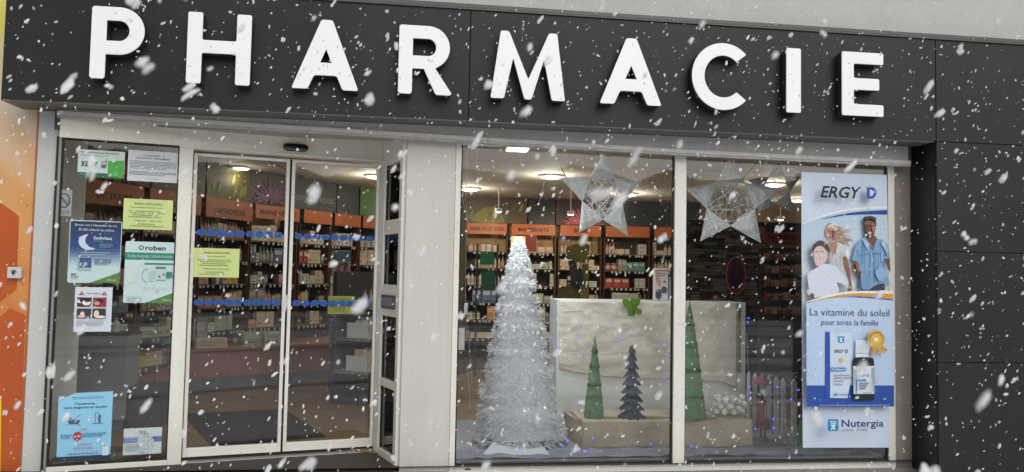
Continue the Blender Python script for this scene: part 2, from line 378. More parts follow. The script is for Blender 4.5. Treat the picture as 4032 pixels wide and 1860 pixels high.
# left mural panel
xa = atY(149, 430, 0)[0]; xb = atY(96, 1860, 0)[0]; XM = (xa+xb)/2
def mural_mat():
    m = bpy.data.materials.new('mural_print'); m.use_nodes = True; t = m.node_tree; p = t.nodes['Principled BSDF']
    tc = t.nodes.new('ShaderNodeTexCoord'); sp = t.nodes.new('ShaderNodeSeparateXYZ'); t.links.new(tc.outputs['Object'], sp.inputs[0])
    n = t.nodes.new('ShaderNodeTexWave'); n.inputs['Scale'].default_value = 1.3; n.inputs['Distortion'].default_value = .6
    mp = t.nodes.new('ShaderNodeMapping'); mp.inputs['Rotation'].default_value = (0, math.radians(40), 0); t.links.new(tc.outputs['Object'], mp.inputs[0]); t.links.new(mp.outputs[0], n.inputs['Vector'])
    ad = t.nodes.new('ShaderNodeMath'); ad.operation = 'MULTIPLY_ADD'; ad.inputs[1].default_value = .16; t.links.new(n.outputs['Fac'], ad.inputs[0]); t.links.new(sp.outputs['Z'], ad.inputs[2])
    mr = t.nodes.new('ShaderNodeMapRange'); mr.inputs['From Min'].default_value = 0; mr.inputs['From Max'].default_value = 3.3; t.links.new(ad.outputs[0], mr.inputs['Value'])
    r = t.nodes.new('ShaderNodeValToRGB'); e = r.color_ramp.elements
    e[0].position = 0; e[0].color = (.50, .11, .02, 1); e[1].position = 1; e[1].color = (.75, .66, .12, 1)
    for q, c in ((.30, (.58, .17, .035, 1)), (.48, (.68, .30, .09, 1)), (.62, (.69, .35, .13, 1)), (.74, (.70, .49, .32, 1)), (.80, (.70, .60, .48, 1)), (.86, (.7, .62, .4, 1))): x = e.new(q); x.color = c
    t.links.new(mr.outputs[0], r.inputs[0]); t.links.new(r.outputs[0], p.inputs['Base Color']); p.inputs['Roughness'].default_value = .4
    return m
b = MB(); b.box(-6.5, XM-.012, 0, .04, .1, 3.335); mu = b.build('mural_panel', mural_mat()); tag(mu, 'orange and cream printed wall panel with hexagons left of the entrance', 'wall panel')
sh = Sheet(FA, 0)
hexm1 = mat('print_hexagon_orange', (.50, .10, .02), .4, .12, 3)
sh.poly([(-130, 830), (0, 798), (75, 850), (66, 1140), (0, 1190), (-130, 1170)], hexm1)
sh.poly([(-100, 1330), (10, 1240), (40, 1215), (100, 1240), (76, 1860), (70, 1900), (-100, 1900)], hexm1)
sh.poly([(-60, 1620), (0, 1560), (6, 1562), (2, 1880), (-60, 1890)], 'D8C21E')
for u, v in ((107, 810), (91, 1120)): c = sh.uv(u, v); sh.disc(c, .009, .009, 'C2713A', 12)
sh.mb.build('hexagon_print', None, mu)
b = MB(); b.box(XM-.011, XM+.003, -.012, .03, .1, 2.53); o = b.build('edge_strip', mat('edge_orange', (.42, .14, .05), .5, .2, 8)); tag(o, 'narrow rusty orange edge strip beside the white left post', 'trim strip')
b = MB(); b.box(XM+.004, -2.352, -.02, .06, .1, 2.531); o = b.build('corner_post', mat('post_paint', (.58, .60, .59), .45, .05, 3, streak=.07), bevel=.003); tag(o, 'white corner post at the left end of the shopfront', 'post')
# key switch
a0, z0 = atY(29, 1096, -.03); a1, z1 = atY(86, 1053, -.03)
ks = empty('key_switch', ((a0+a1)/2, 0, (z0+z1)/2), 'small square white key switch box on the orange panel', 'key switch')
M_ks = mat('switch_plastic', (.62, .63, .64), .4, .05)
b = MB(); b.box(a0, a1, -.04, -.002, z0, z1); b.build('housing', M_ks, ks, bevel=.005)
b = MB(); cx, cz = (a0+a1)/2, (z0+z1)/2+.005
b.prism([(cx+.016*math.cos(t*PI/8), cz+.016*math.sin(t*PI/8)) for t in range(16)], -.044, -.04); b.build('lock_plate', mat('lock_grey', (.25, .25, .26), .35, 0, metal=.5), ks)
b = MB(); b.box(cx-.004, cx+.004, -.047, -.0442, cz-.02, cz+.006); b.build('keyhole', M_black, ks)

# central pillar
pi_ = empty('pillar', (.125, 0, .1), 'wide off-white pillar between the entrance and the display window', 'pillar')
b = MB(); b.box(-.046, .298, -.015, .44, .10, 2.53); b.build('shaft', M_pillar, pi_, bevel=.004)
b = MB(); b.box(-.05, .30, -.019, .0, .09, .125); b.build('base_trim', mat('trim_grey', (.35, .34, .32), .5, .1), pi_, bevel=.003)

# roller shutter
ro = empty('roller_shutter', (.7, -.1, 2.45), 'rolled-up grey shutter with white bottom bar under the fascia', 'shutter')
bl = [(-2.335, 2.505), (-.5, 2.468), (1.9, 2.422), (3.745, 2.408)]
b = MB()
for (xa_, za_), (xb_, zb_) in zip(bl[:-1], bl[1:]):
    b.add([(xa_, -.088, za_), (xb_, -.088, zb_), (xb_, -.088, 2.534), (xa_, -.088, 2.534), (xa_, -.03, za_), (xb_, -.03, zb_), (xb_, -.03, 2.534), (xa_, -.03, 2.534)], [(0, 1, 2, 3), (0, 4, 5, 1), (7, 6, 5, 4), (0, 3, 7, 4), (1, 5, 6, 2)])
b.build('curtain', M_shutter, ro)
for k, (dz0, dz1, y0, mt_) in enumerate(((-.002, .026, -.104, M_bar), (-.018, -.003, -.099, mat('bar_lip', (.42, .41, .39), .5, .15, 12)))):
    b = MB()
    for (xa_, za_), (xb_, zb_) in zip(bl[:-1], bl[1:]):
        za, zb = za_-.01, zb_-.01
        b.add([(xa_, y0, za+dz0), (xb_, y0, zb+dz0), (xb_, y0, zb+dz1), (xa_, y0, za+dz1), (xa_, -.05, za+dz0), (xb_, -.05, zb+dz0), (xb_, -.05, zb+dz1), (xa_, -.05, za+dz1)],
              [(0, 1, 2, 3), (0, 4, 5, 1), (3, 2, 6, 7), (0, 3, 7, 4), (1, 5, 6, 2)])
    b.build(('bottom_bar', 'rubber_lip')[k], mt_, ro)
for x in (-2.34, 3.745):
    b = MB(); b.box(x-.012, x+.012, -.09, -.02, 2.40, 2.53); b.build('end_cap', mat('dark_metal', (.06, .06, .06), .5, .1), ro)

# display window
ZB = .153
wn = empty('display_window', (2, 0, .1), 'large two-pane display window right of the pillar', 'window')
def fr(b, x0, x1, z0, z1, y0=-.012, y1=.05): b.box(x0, x1, y0, y1, z0, z1)
b = MB(); fr(b, .300, .339, .10, 2.45); b.build('frame', M_frame, wn, bevel=.003)
b = MB(); fr(b, 3.617, 3.671, .10, 2.45); b.build('frame', M_frame, wn, bevel=.003)
b = MB(); fr(b, .341, 3.615, .10, ZB); b.build('sill', M_frame, wn, bevel=.003)
b = MB(); fr(b, .341, 3.615, 2.425, 2.47); b.build('frame', M_frame, wn, bevel=.003)
b = MB(); fr(b, 1.92, 2.008, ZB+.001, 2.424, -.016, .05); b.build('mullion', M_frame, wn, bevel=.003)
b = MB()
for x0, x1 in ((.34, 1.919), (2.009, 3.616)):
    for q in ((x0, x0+.009, ZB, 2.424), (x1-.009, x1, ZB, 2.424)): b.box(q[0], q[1], .004, .03, q[2], q[3])
    b.box(x0+.009, x1-.009, .004, .03, ZB+.001, ZB+.012)
b.build('gasket', M_black, wn)
for x0, x1 in ((.349, 1.91), (2.018, 3.607)):
    b = MB(); b.box(x0, x1, .012, .018, ZB+.012, 2.424); b.build('pane', G, wn)
for px_ in (1842, 3455):
    x, z = atY(px_, 1848, -.014); b = MB(); b.box(x-.02, x+.02, -.0155, -.0125, z-.006, z+.004); b.build('drain_cover', mat('drain', (.05, .05, .05), .5, 0) if px_ < 2000 else M_bar, wn)

# entrance: fixed side light, sliding leaves, transom, side glazing
ST = DR.pt
en = empty('entrance_screen', (-2.0, .03, .15), 'cream framed fixed glass panel left of the sliding doors', 'window')
z0d, z1d = .171, 2.325
b = MB(ST); b.box(-.222, -.207, -.01, .05, .15, 2.36); b.build('frame', mat('grey_frame_edge', (.25, .25, .24), .4, .05), en)
b = MB(ST); b.box(-.238, -.224, -.004, .05, .15, 2.36); b.build('seal', M_black, en)
b = MB(ST); b.box(.512, .60, -.012, .06, .15, 2.338); b.build('post', M_frame, en, bevel=.003)
b = MB(ST); b.box(-.206, .511, -.01, .05, .152, .19); b.build('bottom_rail', M_frame, en, bevel=.003)
b = MB(ST); b.box(-.206, .511, .004, .03, .191, .203); b.box(-.206, -.196, .004, .03, .203, 2.35); b.box(.503, .511, .004, .03, .203, 2.35); b.box(-.206, .511, .004, .03, 2.341, 2.352); b.build('gasket', M_black, en)
b = MB(ST); b.box(-.197, .504, .012, .018, .20, 2.345); b.build('pane', G, en)
trn = empty('door_transom', (-1.0, .2, 2.34), 'cream transom casing running above the entrance doors', 'transom')
b = MB(ST); b.box(-.222, .511, -.014, .10, 2.353, 2.53); b.box(.511, 1.93, -.014, .10, 2.339, 2.53); b.build('casing', mat('transom_paint', (.86, .84, .72), .4, .05, 3, streak=.06), trn)
b = MB(ST); b.box(.61, 1.92, -.022, -.0145, 2.341, 2.352); b.build('drip_edge', M_frame2, trn, bevel=.002)
# sensor
ca, cz = DR.px(1165, 582, -.03)
b = MB(ST); pts = [(ca+(.055+.034*math.cos(a))*1 if math.cos(a) > 0 else ca-.055+.034*math.cos(a), cz+.028*math.sin(a)) for a in [2*PI*(i+.5)/24 for i in range(24)]]
b.prism(pts, -.045, -.0145); o = b.build('motion_sensor', mat('sensor_black', (.01, .01, .012), .12, 0), bevel=.006); tag(o, 'black oval motion sensor on the transom above the sliding doors', 'sensor')
M_hex = mat('marker_blue', (.004, .085, .36), .4, .08, 20)
def leaf(s0, s1, label, left):
    c = ST((s0+s1)/2, .07, z0d)
    d = empty('sliding_door', c, label, 'sliding door')
    D0, D1 = .072, .11; st = .024; br = .062
    bt = .205
    for a in ((s0, s0+st), (s1-st, s1)):
        b = MB(ST); b.box(a[0], a[1], D0, D1, z0d+.012, 2.322); b.build('stile', M_frame2, d, bevel=.003)
    b = MB(ST); b.box(s0+st+.0005, s1-st-.0005, D0+.001, D1, z0d+.012, z0d+.012+br); b.build('bottom_rail', M_frame2, d, bevel=.003)
    b = MB(ST); b.box(s0+st+.0005, s1-st-.0005, D0+.001, D1, 2.300, 2.322); b.build('top_rail', M_frame2, d, bevel=.003)
    b = MB(ST); b.box(s0+st, s1-st, D0+.014, D0+.020, z0d+.012+br, 2.300); b.build('pane', G, d)
    for (ua, va, ub, vb, tag_) in ((763, 912, 1106, 928, 0), (763, 1191, 1106, 1193, 0)) if left else ((1186, 930, 1506, 943, 0), (1170, 1194, 1506, 1196, 0)):
        A = DR.px(ua, va, D0+.013); B_ = DR.px(ub, vb, D0+.013); n = 9
        zm = (A[1]+B_[1])/2
        for k in range(n):
            f_ = (k+.5)/n; s_ = s0+st+.008+(s1-s0-2*st-.016)*f_; w = .031; h = .021
            b = MB(ST); b.prism([(s_-w, zm), (s_-w*.62, zm-h), (s_+w*.62, zm-h), (s_+w, zm), (s_+w*.62, zm+h), (s_-w*.62, zm+h)], D0+.0125, D0+.0135, M_hex)
            b.prism([(s_-.0025, zm-.010), (s_+.0025, zm-.010), (s_+.0025, zm+.010), (s_-.0025, zm+.010)], D0+.0118, D0+.0124, ink('0B2A55'))
            b.build('safety_marker', None, d)
    return d
L1 = leaf(.604, 1.262, 'left sliding glass door with two rows of blue hexagon markers', True)
L2 = leaf(1.277, 1.932, 'right sliding glass door with two rows of blue hexagon markers', False)
b = MB(ST); b.box(1.2622, 1.2768, .085, .10, z0d, 2.32); b.build('door_seal', M_black, L2)
b = MB(ST); b.box(.602, 1.95, .0, .13, .145, .162); o = b.build('threshold', mat('threshold_aluminium', (.36, .35, .33), .4, .15, 20, metal=.4), bevel=.002); tag(o, 'grey aluminium threshold track under the sliding doors', 'threshold')
b = MB(ST); b.box(.602, 1.95, .075, .105, .1625, .18); b.build('track', M_black, o)
# fixed post at right and angled side glazing
SG, SGL = seg((-.222, .46), (-.056, .015))
sg = empty('side_glazing', (-.14, .24, .15), 'narrow angled side light with four stacked panes beside the pillar', 'window')
b = MB(ST); b.box(1.934, 1.985, -.02, .10, .15, 2.338); b.build('post', M_frame2, sg, bevel=.003)
zz = [.15, .205, .665, .72, 1.18, 1.41, 1.78, 1.885, 2.30, 2.53]
GT = SG.pt; aL, aR = .085, SGL-.055
b = MB(GT); b.box(0.0, aL, -.02, .03, .15, 2.53); b.build('stile', M_frame, sg, bevel=.003)
b = MB(GT); b.box(aR, SGL, -.02, .03, .15, 2.53); b.build('stile', M_frame, sg, bevel=.003)
for a, c in ((zz[0], zz[1]), (zz[2], zz[3]), (zz[4], zz[5]), (zz[6], zz[7]), (zz[8], zz[9])):
    b = MB(GT); b.box(aL+.0005, aR-.0005, -.018, .03, a, c); b.build('rail', M_frame, sg, bevel=.003)
for a, c in ((zz[1], zz[2]), (zz[3], zz[4]), (zz[5], zz[6]), (zz[7], zz[8])):
    b = MB(GT); b.box(aL, aR, .004, .010, a, c); p = b.build('pane', G, sg)
    b = MB(GT); b.box(aL, aL+.008, -.004, .004, a, c); b.box(aL+.10, aL+.112, .03, .05, a, c); b.build('bead', M_black if a > 0 else M_frame, p)
b = MB(GT); b.box(aL+.02, aR-.02, -.030, -.0185, 1.235, 1.335); lb = b.build('letter_slot', mat('slot_grey', (.10, .10, .10), .4, .05), sg, bevel=.003)
b = MB(GT); b.box(aL+.06, aR-.05, -.036, -.0305, 1.255, 1.315); b.build('slot_flap', mat('slot_flap', (.22, .22, .22), .35, .05), lb, bevel=.003)
# mat in the recess outside
b = MB(); pts = [ST(-.3, -.03, 0), ST(1.98, -.03, 0), (-.07, .0, 0), (-.05, -.29, 0), (-2.4, -.29, 0)]
m_rib = mat('ribbed_mat', (.012, .013, .015), .7, .2, 3, 0)
t = m_rib.node_tree; w = t.nodes.new('ShaderNodeTexWave'); w.inputs['Scale'].default_value = 30; tc = t.nodes.new('ShaderNodeTexCoord'); bm_ = t.nodes.new('ShaderNodeBump'); bm_.inputs['Strength'].default_value = .8
mp = t.nodes.new('ShaderNodeMapping'); mp.inputs['Rotation'].default_value = (0, 0, .9); t.links.new(tc.outputs['Object'], mp.inputs[0]); t.links.new(mp.outputs[0], w.inputs['Vector']); t.links.new(w.outputs['Fac'], bm_.inputs['Height']); t.links.new(bm_.outputs[0], t.nodes['Principled BSDF'].inputs['Normal'])
n = len(pts); b.add([(p[0], p[1], .144) for p in pts]+[(p[0], p[1], .102) for p in pts], [tuple(range(n))]+[(i, i+n, (i+1) % n+n, (i+1) % n) for i in range(n)])
o = b.build('entrance_mat', m_rib); tag(o, 'black ribbed mat set in the recess outside the doors', 'door mat')

# ------------------------------------------------------------------ interior shell
M_ceil = mat('ceiling_board', (.74, .70, .64), .8, .05, 2)
M_floor = mat('tan_tiles', (.27, .17, .085), .28, .15, 3, .02, 40)
XL, XR, YB, ZC = -3.9, 6.6, 8.2, 2.72
b = MB(); b.add([(XL, -.05, FL-.012), (XR, -.05, FL-.012), (XR, YB, FL-.012), (XL, YB, FL-.012)], [(0, 1, 2, 3)]); fo = structure(b, 'shop_floor', mat('grout', (.05, .04, .035), .8, 0))
# diagonal floor tiles, each its own piece
ta = math.radians(63); ts = .62; k = 0; tmesh = None
for i in range(-16, 17):
    for j in range(-16, 17):
        cx = -.6+ts*(i*math.cos(ta)-j*math.sin(ta)); cy = 1.6+ts*(i*math.sin(ta)+j*math.cos(ta))
        if not (XL+.4 < cx < 4.6 and .62 < cy < YB-.5): continue
        if cx > .2 and cy > 5: continue
        if tmesh is None:
            b = MB(); b.box(-ts/2+.003, ts/2-.003, -ts/2+.003, ts/2-.003, -.01, 0); to = b.build('tile', M_floor, fo); tmesh = to.data; tl = to
        else: tl = bpy.data.objects.new('tile', tmesh); COL.objects.link(tl); tl.parent = fo
        tl.location = (cx, cy, FL+rnd.uniform(-.0006, .0006)); tl.rotation_euler = (0, 0, ta)
b = MB(DR.pt); b.box(-.2, 2.1, .12, .42, FL-.01, FL+.0015); b.build('edge_tiles', M_floor, fo)
ce = MB(); ce.box(XL, XR, .06, YB, ZC, ZC+.05); ceo = structure(ce, 'shop_ceiling', M_ceil)
b = MB()
for x0, y0, x1, y1 in ((-1.9, 1.2, -1.2, 6.5), (-.4, 1.2, .3, 6.5), (1.1, 1., 2.6, 6.5), (3.2, 1, 4.8, 6), (-3, 2.6, 6, 2.9), (-3, 4.9, 6, 5.3)):
    L = math.hypot(x1-x0, y1-y0); nx_, ny_ = -(y1-y0)/L*.006, (x1-x0)/L*.006
    b.add([(x0+nx_, y0+ny_, ZC-.003), (x0-nx_, y0-ny_, ZC-.003), (x1-nx_, y1-ny_, ZC-.003), (x1+nx_, y1+ny_, ZC-.003)], [(0, 1, 2, 3)])
b.build('ceiling_joint', M_black, ceo)
b = MB(); b.box(-2.35, 3.75, .07, .26, 2.47, ZC-.004); b.build('bulkhead', mat('bulkhead', (.36, .34, .31), .7, .05), ceo)
# walls following the shelving
S = [(-3.02, 1.85), (-1.95, 4.2), (-.75, 5.75), (.62, 6.65), (3.2, 6.45)]
def back(p0, p1, off=.32):
    pl, L = seg(p0, p1); return pl, L
M_wall = mat('warm_wall', (.36, .27, .18), .8, .1, 3)
for i, (p0, p1) in enumerate(zip(S[:-1], S[1:])):
    pl, L = seg(p0, p1); b = MB(pl.pt); b.box(-.25, L+.12, .345, .40, FL, ZC); structure(b, 'interior_wall', M_wall)
b = MB(); b.box(-3.9, -3.85, .05, 4, FL, ZC); b.box(6.5, 6.6, .05, 8, FL, ZC); b.box(3.0, 6.5, 7.2, 7.3, FL, ZC); structure(b, 'interior_wall', M_wall)
# pale return wall inside the left pane
b = MB(); b.box(-2.47, -2.42, .07, .62, FL, 2.5); b.add([(-2.419, .06, FL), (-2.419, .45, FL), (-2.419, .45, 2.6), (-2.419, .06, 2.6)], [(0, 1, 2, 3)]); o = structure(b, 'return_wall', mat('grey_white_wall', (.78, .82, .81), .7, .08, 2))
# ------------------------------------------------------------------ ceiling lamps
def lamp(u, v, label, rx=.13, power=13, z=ZC):
    ray = CF + CR*(u-2016)/FPX + CU*(930-v)/FPX; t = (z-EYE)/ray[2]; p = CP+t*ray; x, y = float(p[0]), float(p[1])
    if y > 5.6: x, y = x*5.4/y, 5.4
    l = empty('ceiling_lamp', (x, y, z), label, 'ceiling lamp', 'round recessed ceiling lamps')
    b = MB(); b.lathe([(rx*1.25, z-.001), (rx*1.25, z-.012), (rx, z-.03), (rx*.92, z-.03)], x, y, 24, cap=False); b.build('rim', M_white, l, smooth=True)
    b = MB(); b.lathe([(rx*.95, z-.012), (rx*.85, z-.036), (rx*.5, z-.044), (.001, z-.046)], x, y, 24, cap=False)
    b.build('diffuser', mat('lamp_diffuser', (.9, .9, .8), .5, 0, emis=7, ecol=(1, 1, .70)), l, smooth=True)
    li = bpy.data.lights.new('lamp_light', 'POINT'); li.shadow_soft_size = .08; li.energy = power*1.3; li.color = (1, .88, .70)
    lo = bpy.data.objects.new('lamp_light', li); COL.objects.link(lo); lo.location = (0, 0, -.16); lo.parent = l
for u, v, lb in ((1482, 690, 'ceiling lamp glowing at the right edge of the right sliding door'), (2170, 690, 'bright round ceiling lamp left of the left woven star'), (1870, 772, 'ceiling lamp above the BIBERON ET SOIN sign'),
                 (2550, 795, 'ceiling lamp between the left star and the window mullion'), (3045, 722, 'ceiling lamp glowing behind the small faint star')):
    lamp(u, v, lb)
for u, v, lb in ((1963, 832, 'small distant spot lamp above the MATERNITE sign'), (2247, 843, 'small distant spot lamp above the BEBE sign'), (3073, 864, 'small distant spot lamp above the PAUPIERES sign')):
    pl = Pl(0, 5.2); s_, z_ = pl.px(u, v); l = empty('spot_lamp', (s_, 5.2, z_), lb, 'spot lamp', 'small spot lamps')
    b = MB(); b.lathe([(.05, z_+.04), (.055, z_), (.045, z_-.01)], s_, 5.2, 14); b.build('housing', M_white, l, smooth=True)
    b = MB(); b.lathe([(.044, z_-.011), (.03, z_-.02), (.001, z_-.024)], s_, 5.2, 14, cap=False); b.build('bulb', mat('spot_bulb', (.9, .8, .6), .5, 0, emis=12, ecol=(1, .85, .6)), l)
    b = MB(); b.tube([(s_, 5.2, z_+.04), (s_, 5.2, ZC)], .006); b.build('stem', M_white, l)
    li = bpy.data.lights.new('spot_light', 'SPOT'); li.energy = 55; li.color = (1, .80, .56); li.spot_size = math.radians(120); li.spot_blend = .8; li.shadow_soft_size = .05
    lo = bpy.data.objects.new('spot_light', li); COL.objects.link(lo); lo.location = (0, .02, -.04); lo.parent = l; lo.rotation_euler = (math.radians(52), 0, 0)
# dim lamp seen through the doors, plus an unseen one added for brightness
lamp(950, 655, 'dim ceiling lamp behind the left sliding door', .1, 1.5)
lamp(3400, 850, 'added unseen ceiling lamp behind the tall banner brightening the room', .1, 9)
SY = .52; a0, z0 = atY(1996, 583, SY); a1, z1 = atY(2084, 572, SY)
tl_ = empty('tube_light', (a0, SY, z0), 'short rectangular white strip light at the top of the window', 'strip light')
b = MB(); b.box(a0, a1, SY-.03, SY+.11, z0, z0+.03); b.build('housing', M_white, tl_)
b = MB(); b.box(a0+.008, a1-.008, SY-.032, SY+.105, z0-.012, z0-.001); b.build('diffuser', mat('strip_diffuser', (.9, .9, .9), .5, 0, emis=6, ecol=(.9, .95, 1)), tl_)
for x in (a0+.03, a1-.03): b = MB(); b.tube([(x, SY+.05, z0+.03), (x, SY+.05, ZC)], .004); b.build('hanger', M_white, tl_)
li = bpy.data.lights.new('strip_light', 'AREA'); li.shape = 'RECTANGLE'; li.size = .14; li.size_y = .12; li.energy = 34; li.color = (.95, .98, 1)
lo = bpy.data.objects.new('strip_light', li); COL.objects.link(lo); lo.location = ((a1-a0)/2, .04, -.03); lo.parent = tl_

exec_parts = []
# ------------------------------------------------------------------ shelving and products
SHZ = [1.86, 1.60, 1.33, 1.06, .79, .50]
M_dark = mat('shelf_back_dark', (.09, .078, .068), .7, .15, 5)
M_lit = mat('shelf_back_lit_tone', (.50, .34, .18), .7, .1, 5)  # warm shelf lighting put into the panel colour above the top shelf
M_shelf = mat('shelf_board', (.10, .085, .07), .45, .1, 6)
M_head = mat('header_orange', (.50, .12, .025), .45, .08, 5)
M_tag = mat('price_tag', (.55, .55, .52), .6, .1, 30)
cands = []   # (size, kind, plane, s, d, z, w, dp, h, colour, where)
PC = {'cream': (.72, .55, .36), 'white': (.68, .66, .62), 'pale pink': (.62, .36, .30), 'orange': (.62, .25, .07), 'red': (.45, .06, .04), 'pale green': (.38, .52, .36), 'teal': (.10, .30, .30), 'blue': (.08, .16, .36), 'brown': (.22, .11, .06), 'grey': (.34, .34, .34), 'yellow': (.62, .48, .10), 'black': (.03, .03, .03)}
ORD = ['top', 'second', 'third', 'fourth', 'fifth', 'lowest']
def bay(pl, s0, s1, head, label, top='mix', dark=False, hz=(2.13, 2.30), dens=1., lit=True):
    c = pl.pt((s0+s1)/2, .17, FL); t = empty('shelf_unit', c, label, 'shelf unit', 'wall shelving bays')
    P = pl.pt
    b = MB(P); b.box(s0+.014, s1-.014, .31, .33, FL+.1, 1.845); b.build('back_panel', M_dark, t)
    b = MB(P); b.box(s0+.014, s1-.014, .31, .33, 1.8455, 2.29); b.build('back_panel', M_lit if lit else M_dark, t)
    for a in (s0, s1-.012): b = MB(P); b.box(a, a+.012, .0, .335, FL, 2.12); b.build('upright', mat('upright_brown', (.14, .05, .03), .5, .1), t)
    for z in SHZ: b = MB(P); b.box(s0+.013, s1-.013, .01, .305, z-.018, z); b.build('shelf', M_shelf, t)
    b = MB(P)
    for z in SHZ:
        x = s0+.03
        while x < s1-.05:
            if rnd.random() < .75: b.box(x, x+.03, .002, .006, z-.046, z-.012)
            x += rnd.uniform(.045, .1)
    b.build('price_tag', M_tag, t)['kind'] = 'stuff'
    if head is not None:
        b = MB(P); b.box(s0+.02, s1-.02, -.05, -.035, hz[0], hz[1]); h = b.build('header_board', M_head, t)
        if head:
            sh = Sheet(pl, -.051); w = min(.12*len(head)*.45, (s1-s0)*.8)
            sh.text(head, (s0+s1)/2-w/2, (s0+s1)/2+w/2, hz[0]+.055, .06, '35140A', .03); sh.mb.build('lettering', None, h)
    for k, z in enumerate(SHZ):
        x = s0+.03
        kinds = [('box', 7), ('bottle', 1.5), ('jar', .8)]
        if k == 0 and top == 'bottle': kinds = [('bottle', 2), ('box', 1)]
        if k == 0 and top == 'jar': kinds = [('jar', 2), ('box', 1)]
        while x < s1-.05:
            kind = rnd.choices([q[0] for q in kinds], [q[1] for q in kinds])[0]
            run = rnd.choice((1, 1, 2, 3)) if kind != 'bottle' else rnd.choice((2, 3, 4))
            colr = rnd.choices(list(PC), [9, 9, 4, 2.4, 2, 2, 1, 1.2, 1, 3, 1, .5])[0]
            if k == 0: colr = rnd.choice(['cream', 'white', 'cream', 'pale pink'])
            if kind == 'box': w, h, dp = rnd.uniform(.035, .15), rnd.uniform(.07, .22), rnd.uniform(.06, .14)
            elif kind == 'bottle': w = rnd.uniform(.045, .06); h = rnd.uniform(.15, .20); dp = w
            else: w = rnd.uniform(.085, .11); h = rnd.uniform(.11, .15); dp = w
            if rnd.random() < .12*(1/dens): x += rnd.uniform(.05, .15); continue
            for q in range(run):
                if x+w > s1-.02: break
                cands.append((w*h, kind, pl, x+w/2, .05+dp/2, z, w, dp, h*rnd.uniform(.97, 1.02), colr, '%s shelf %s' % (ORD[k], label.split('shelving bay ')[1]), head or label))
                x += w+rnd.uniform(.002, .012)
pl0, L0 = seg(S[0], S[1]); pl1, L1_ = seg(S[1], S[2]); pl2, L2_ = seg(S[2], S[3]); pl3, L3_ = seg(S[3], S[4])
bay(pl0, .05, .82, 'DENTAIRE', 'shelving bay under the DENTAIRE sign', hz=(2.08, 2.30))
bay(pl0, .86, 1.66, 'CAPILLAIRE', 'shelving bay under the CAPILLAIRE sign', hz=(2.08, 2.30))
bay(pl0, 1.70, L0, 'ORTHOPEDIE', 'shelving bay under the ORTHOPEDIE sign', top='bottle', hz=(2.08, 2.30))
bay(pl1, .02, .78, 'MAINS VERNIS', 'shelving bay under the MAINS VERNIS sign')
bay(pl1, .82, 1.38, '', 'shelving bay right of the MAINS VERNIS bay', lit=False)
bay(pl1, 1.40, L1_, '', 'shelving bay next to the back corner', lit=False)
bay(pl2, .02, .8, '', 'shelving bay behind the right sliding door', lit=False)
bay(pl2, .84, L2_, 'SOIN', 'shelving bay hidden behind the pillar', lit=False)
def sx(u, v=900): return pl3.px(u, v)[0]
bay(pl3, sx(1835), sx(2000), 'BIBERON ET SOIN', 'shelving bay under the BIBERON ET SOIN sign', top='jar')
bay(pl3, sx(2010), sx(2190), 'MATERNITE', 'shelving bay under the MATERNITE sign')
bay(pl3, sx(2200), sx(2370), 'BEBE', 'shelving bay under the BEBE sign', top='bottle')
bay(pl3, sx(2380), sx(2560), '', 'shelving bay behind the left star', top='bottle', lit=False)
bay(pl3, sx(2570), sx(2800), '', 'shelving bay behind the window mullion', top='bottle', lit=False)
def proto(kind, colr):
    key = (kind, colr)
    if key in proto.c: return proto.c[key]
    m1 = mat('pack_'+colr.replace(' ', '_'), PC[colr], .4, .15, 14); m2 = mat('pack_label', (.55, .52, .48), .5, .35, 30); m3 = mat('pack_cap_'+('green' if colr == 'white' else 'dark'), (.08, .25, .12) if colr == 'white' else (.25, .22, .2), .4, 0)
    b = MB()
    if kind == 'box':
        b.box(-.5, .5, -.5, .5, 0, 1, m1); b.box(-.38, .38, -.51, -.501, .55, .85, m2); b.box(-.38, .1, -.51, -.501, .2, .3, m3)
    elif kind == 'bottle':
        b.lathe([(.44, 0), (.5, .04), (.5, .62), (.2, .80), (.2, .84)], 0, 0, 10, m1); b.lathe([(.24, .84), (.24, 1.0)], 0, 0, 8, m3); b.lathe([(.508, .18), (.508, .52)], 0, 0, 10, m2, cap=False)
    else:
        b.lathe([(.48, 0), (.5, .03), (.5, .84), (.46, .88)], 0, 0, 12, m1); b.lathe([(.49, .88), (.49, 1.0)], 0, 0, 12, m3); b.lathe([(.506, .2), (.506, .65)], 0, 0, 12, m2, cap=False)
    o = b.build('proto', None); me = o.data; bpy.data.objects.remove(o); proto.c[key] = me; return me
proto.c = {}
NM = {'box': ('product_box', 'carton'), 'bottle': ('product_bottle', 'bottle'), 'jar': ('product_tin', 'tin')}
def place(kind, pl, s, d, z, w, dp, h, colr, label, group, rz=0):
    o = bpy.data.objects.new(NM[kind][0], proto(kind, colr)); COL.objects.link(o)
    o.location = pl.pt(s, d, z+.0005); o.rotation_euler = (0, 0, pl.ang+rz); o.scale = (w, dp, h); return tag(o, label, NM[kind][1], group)
def dist(c): p = np.array(c[2].pt(c[3], c[4], c[5])); return float(np.linalg.norm(p-CP))
def seen(c):
    if c[5] < .7: return False      # behind counters and display
    return True
byk = {}
for c in cands: byk.setdefault(c[1], []).append(c)
rest = []
for kd, lst in byk.items():
    lst.sort(key=lambda c: -(c[0]/dist(c)**2)*(1 if seen(c) else .01))
    for c in lst[:290]:
        _, kind, pl, s, d, z, w, dp, h, colr, where, _h = c
        lb = '%s %s on the %s' % (colr, NM[kind][1], where)
        place(kind, pl, s, d, z, w, dp, h, colr, lb, lb.replace(colr+' '+NM[kind][1], colr+' '+NM[kind][1]+'s'), rnd.uniform(-.08, .08))
    rest += lst[290:]
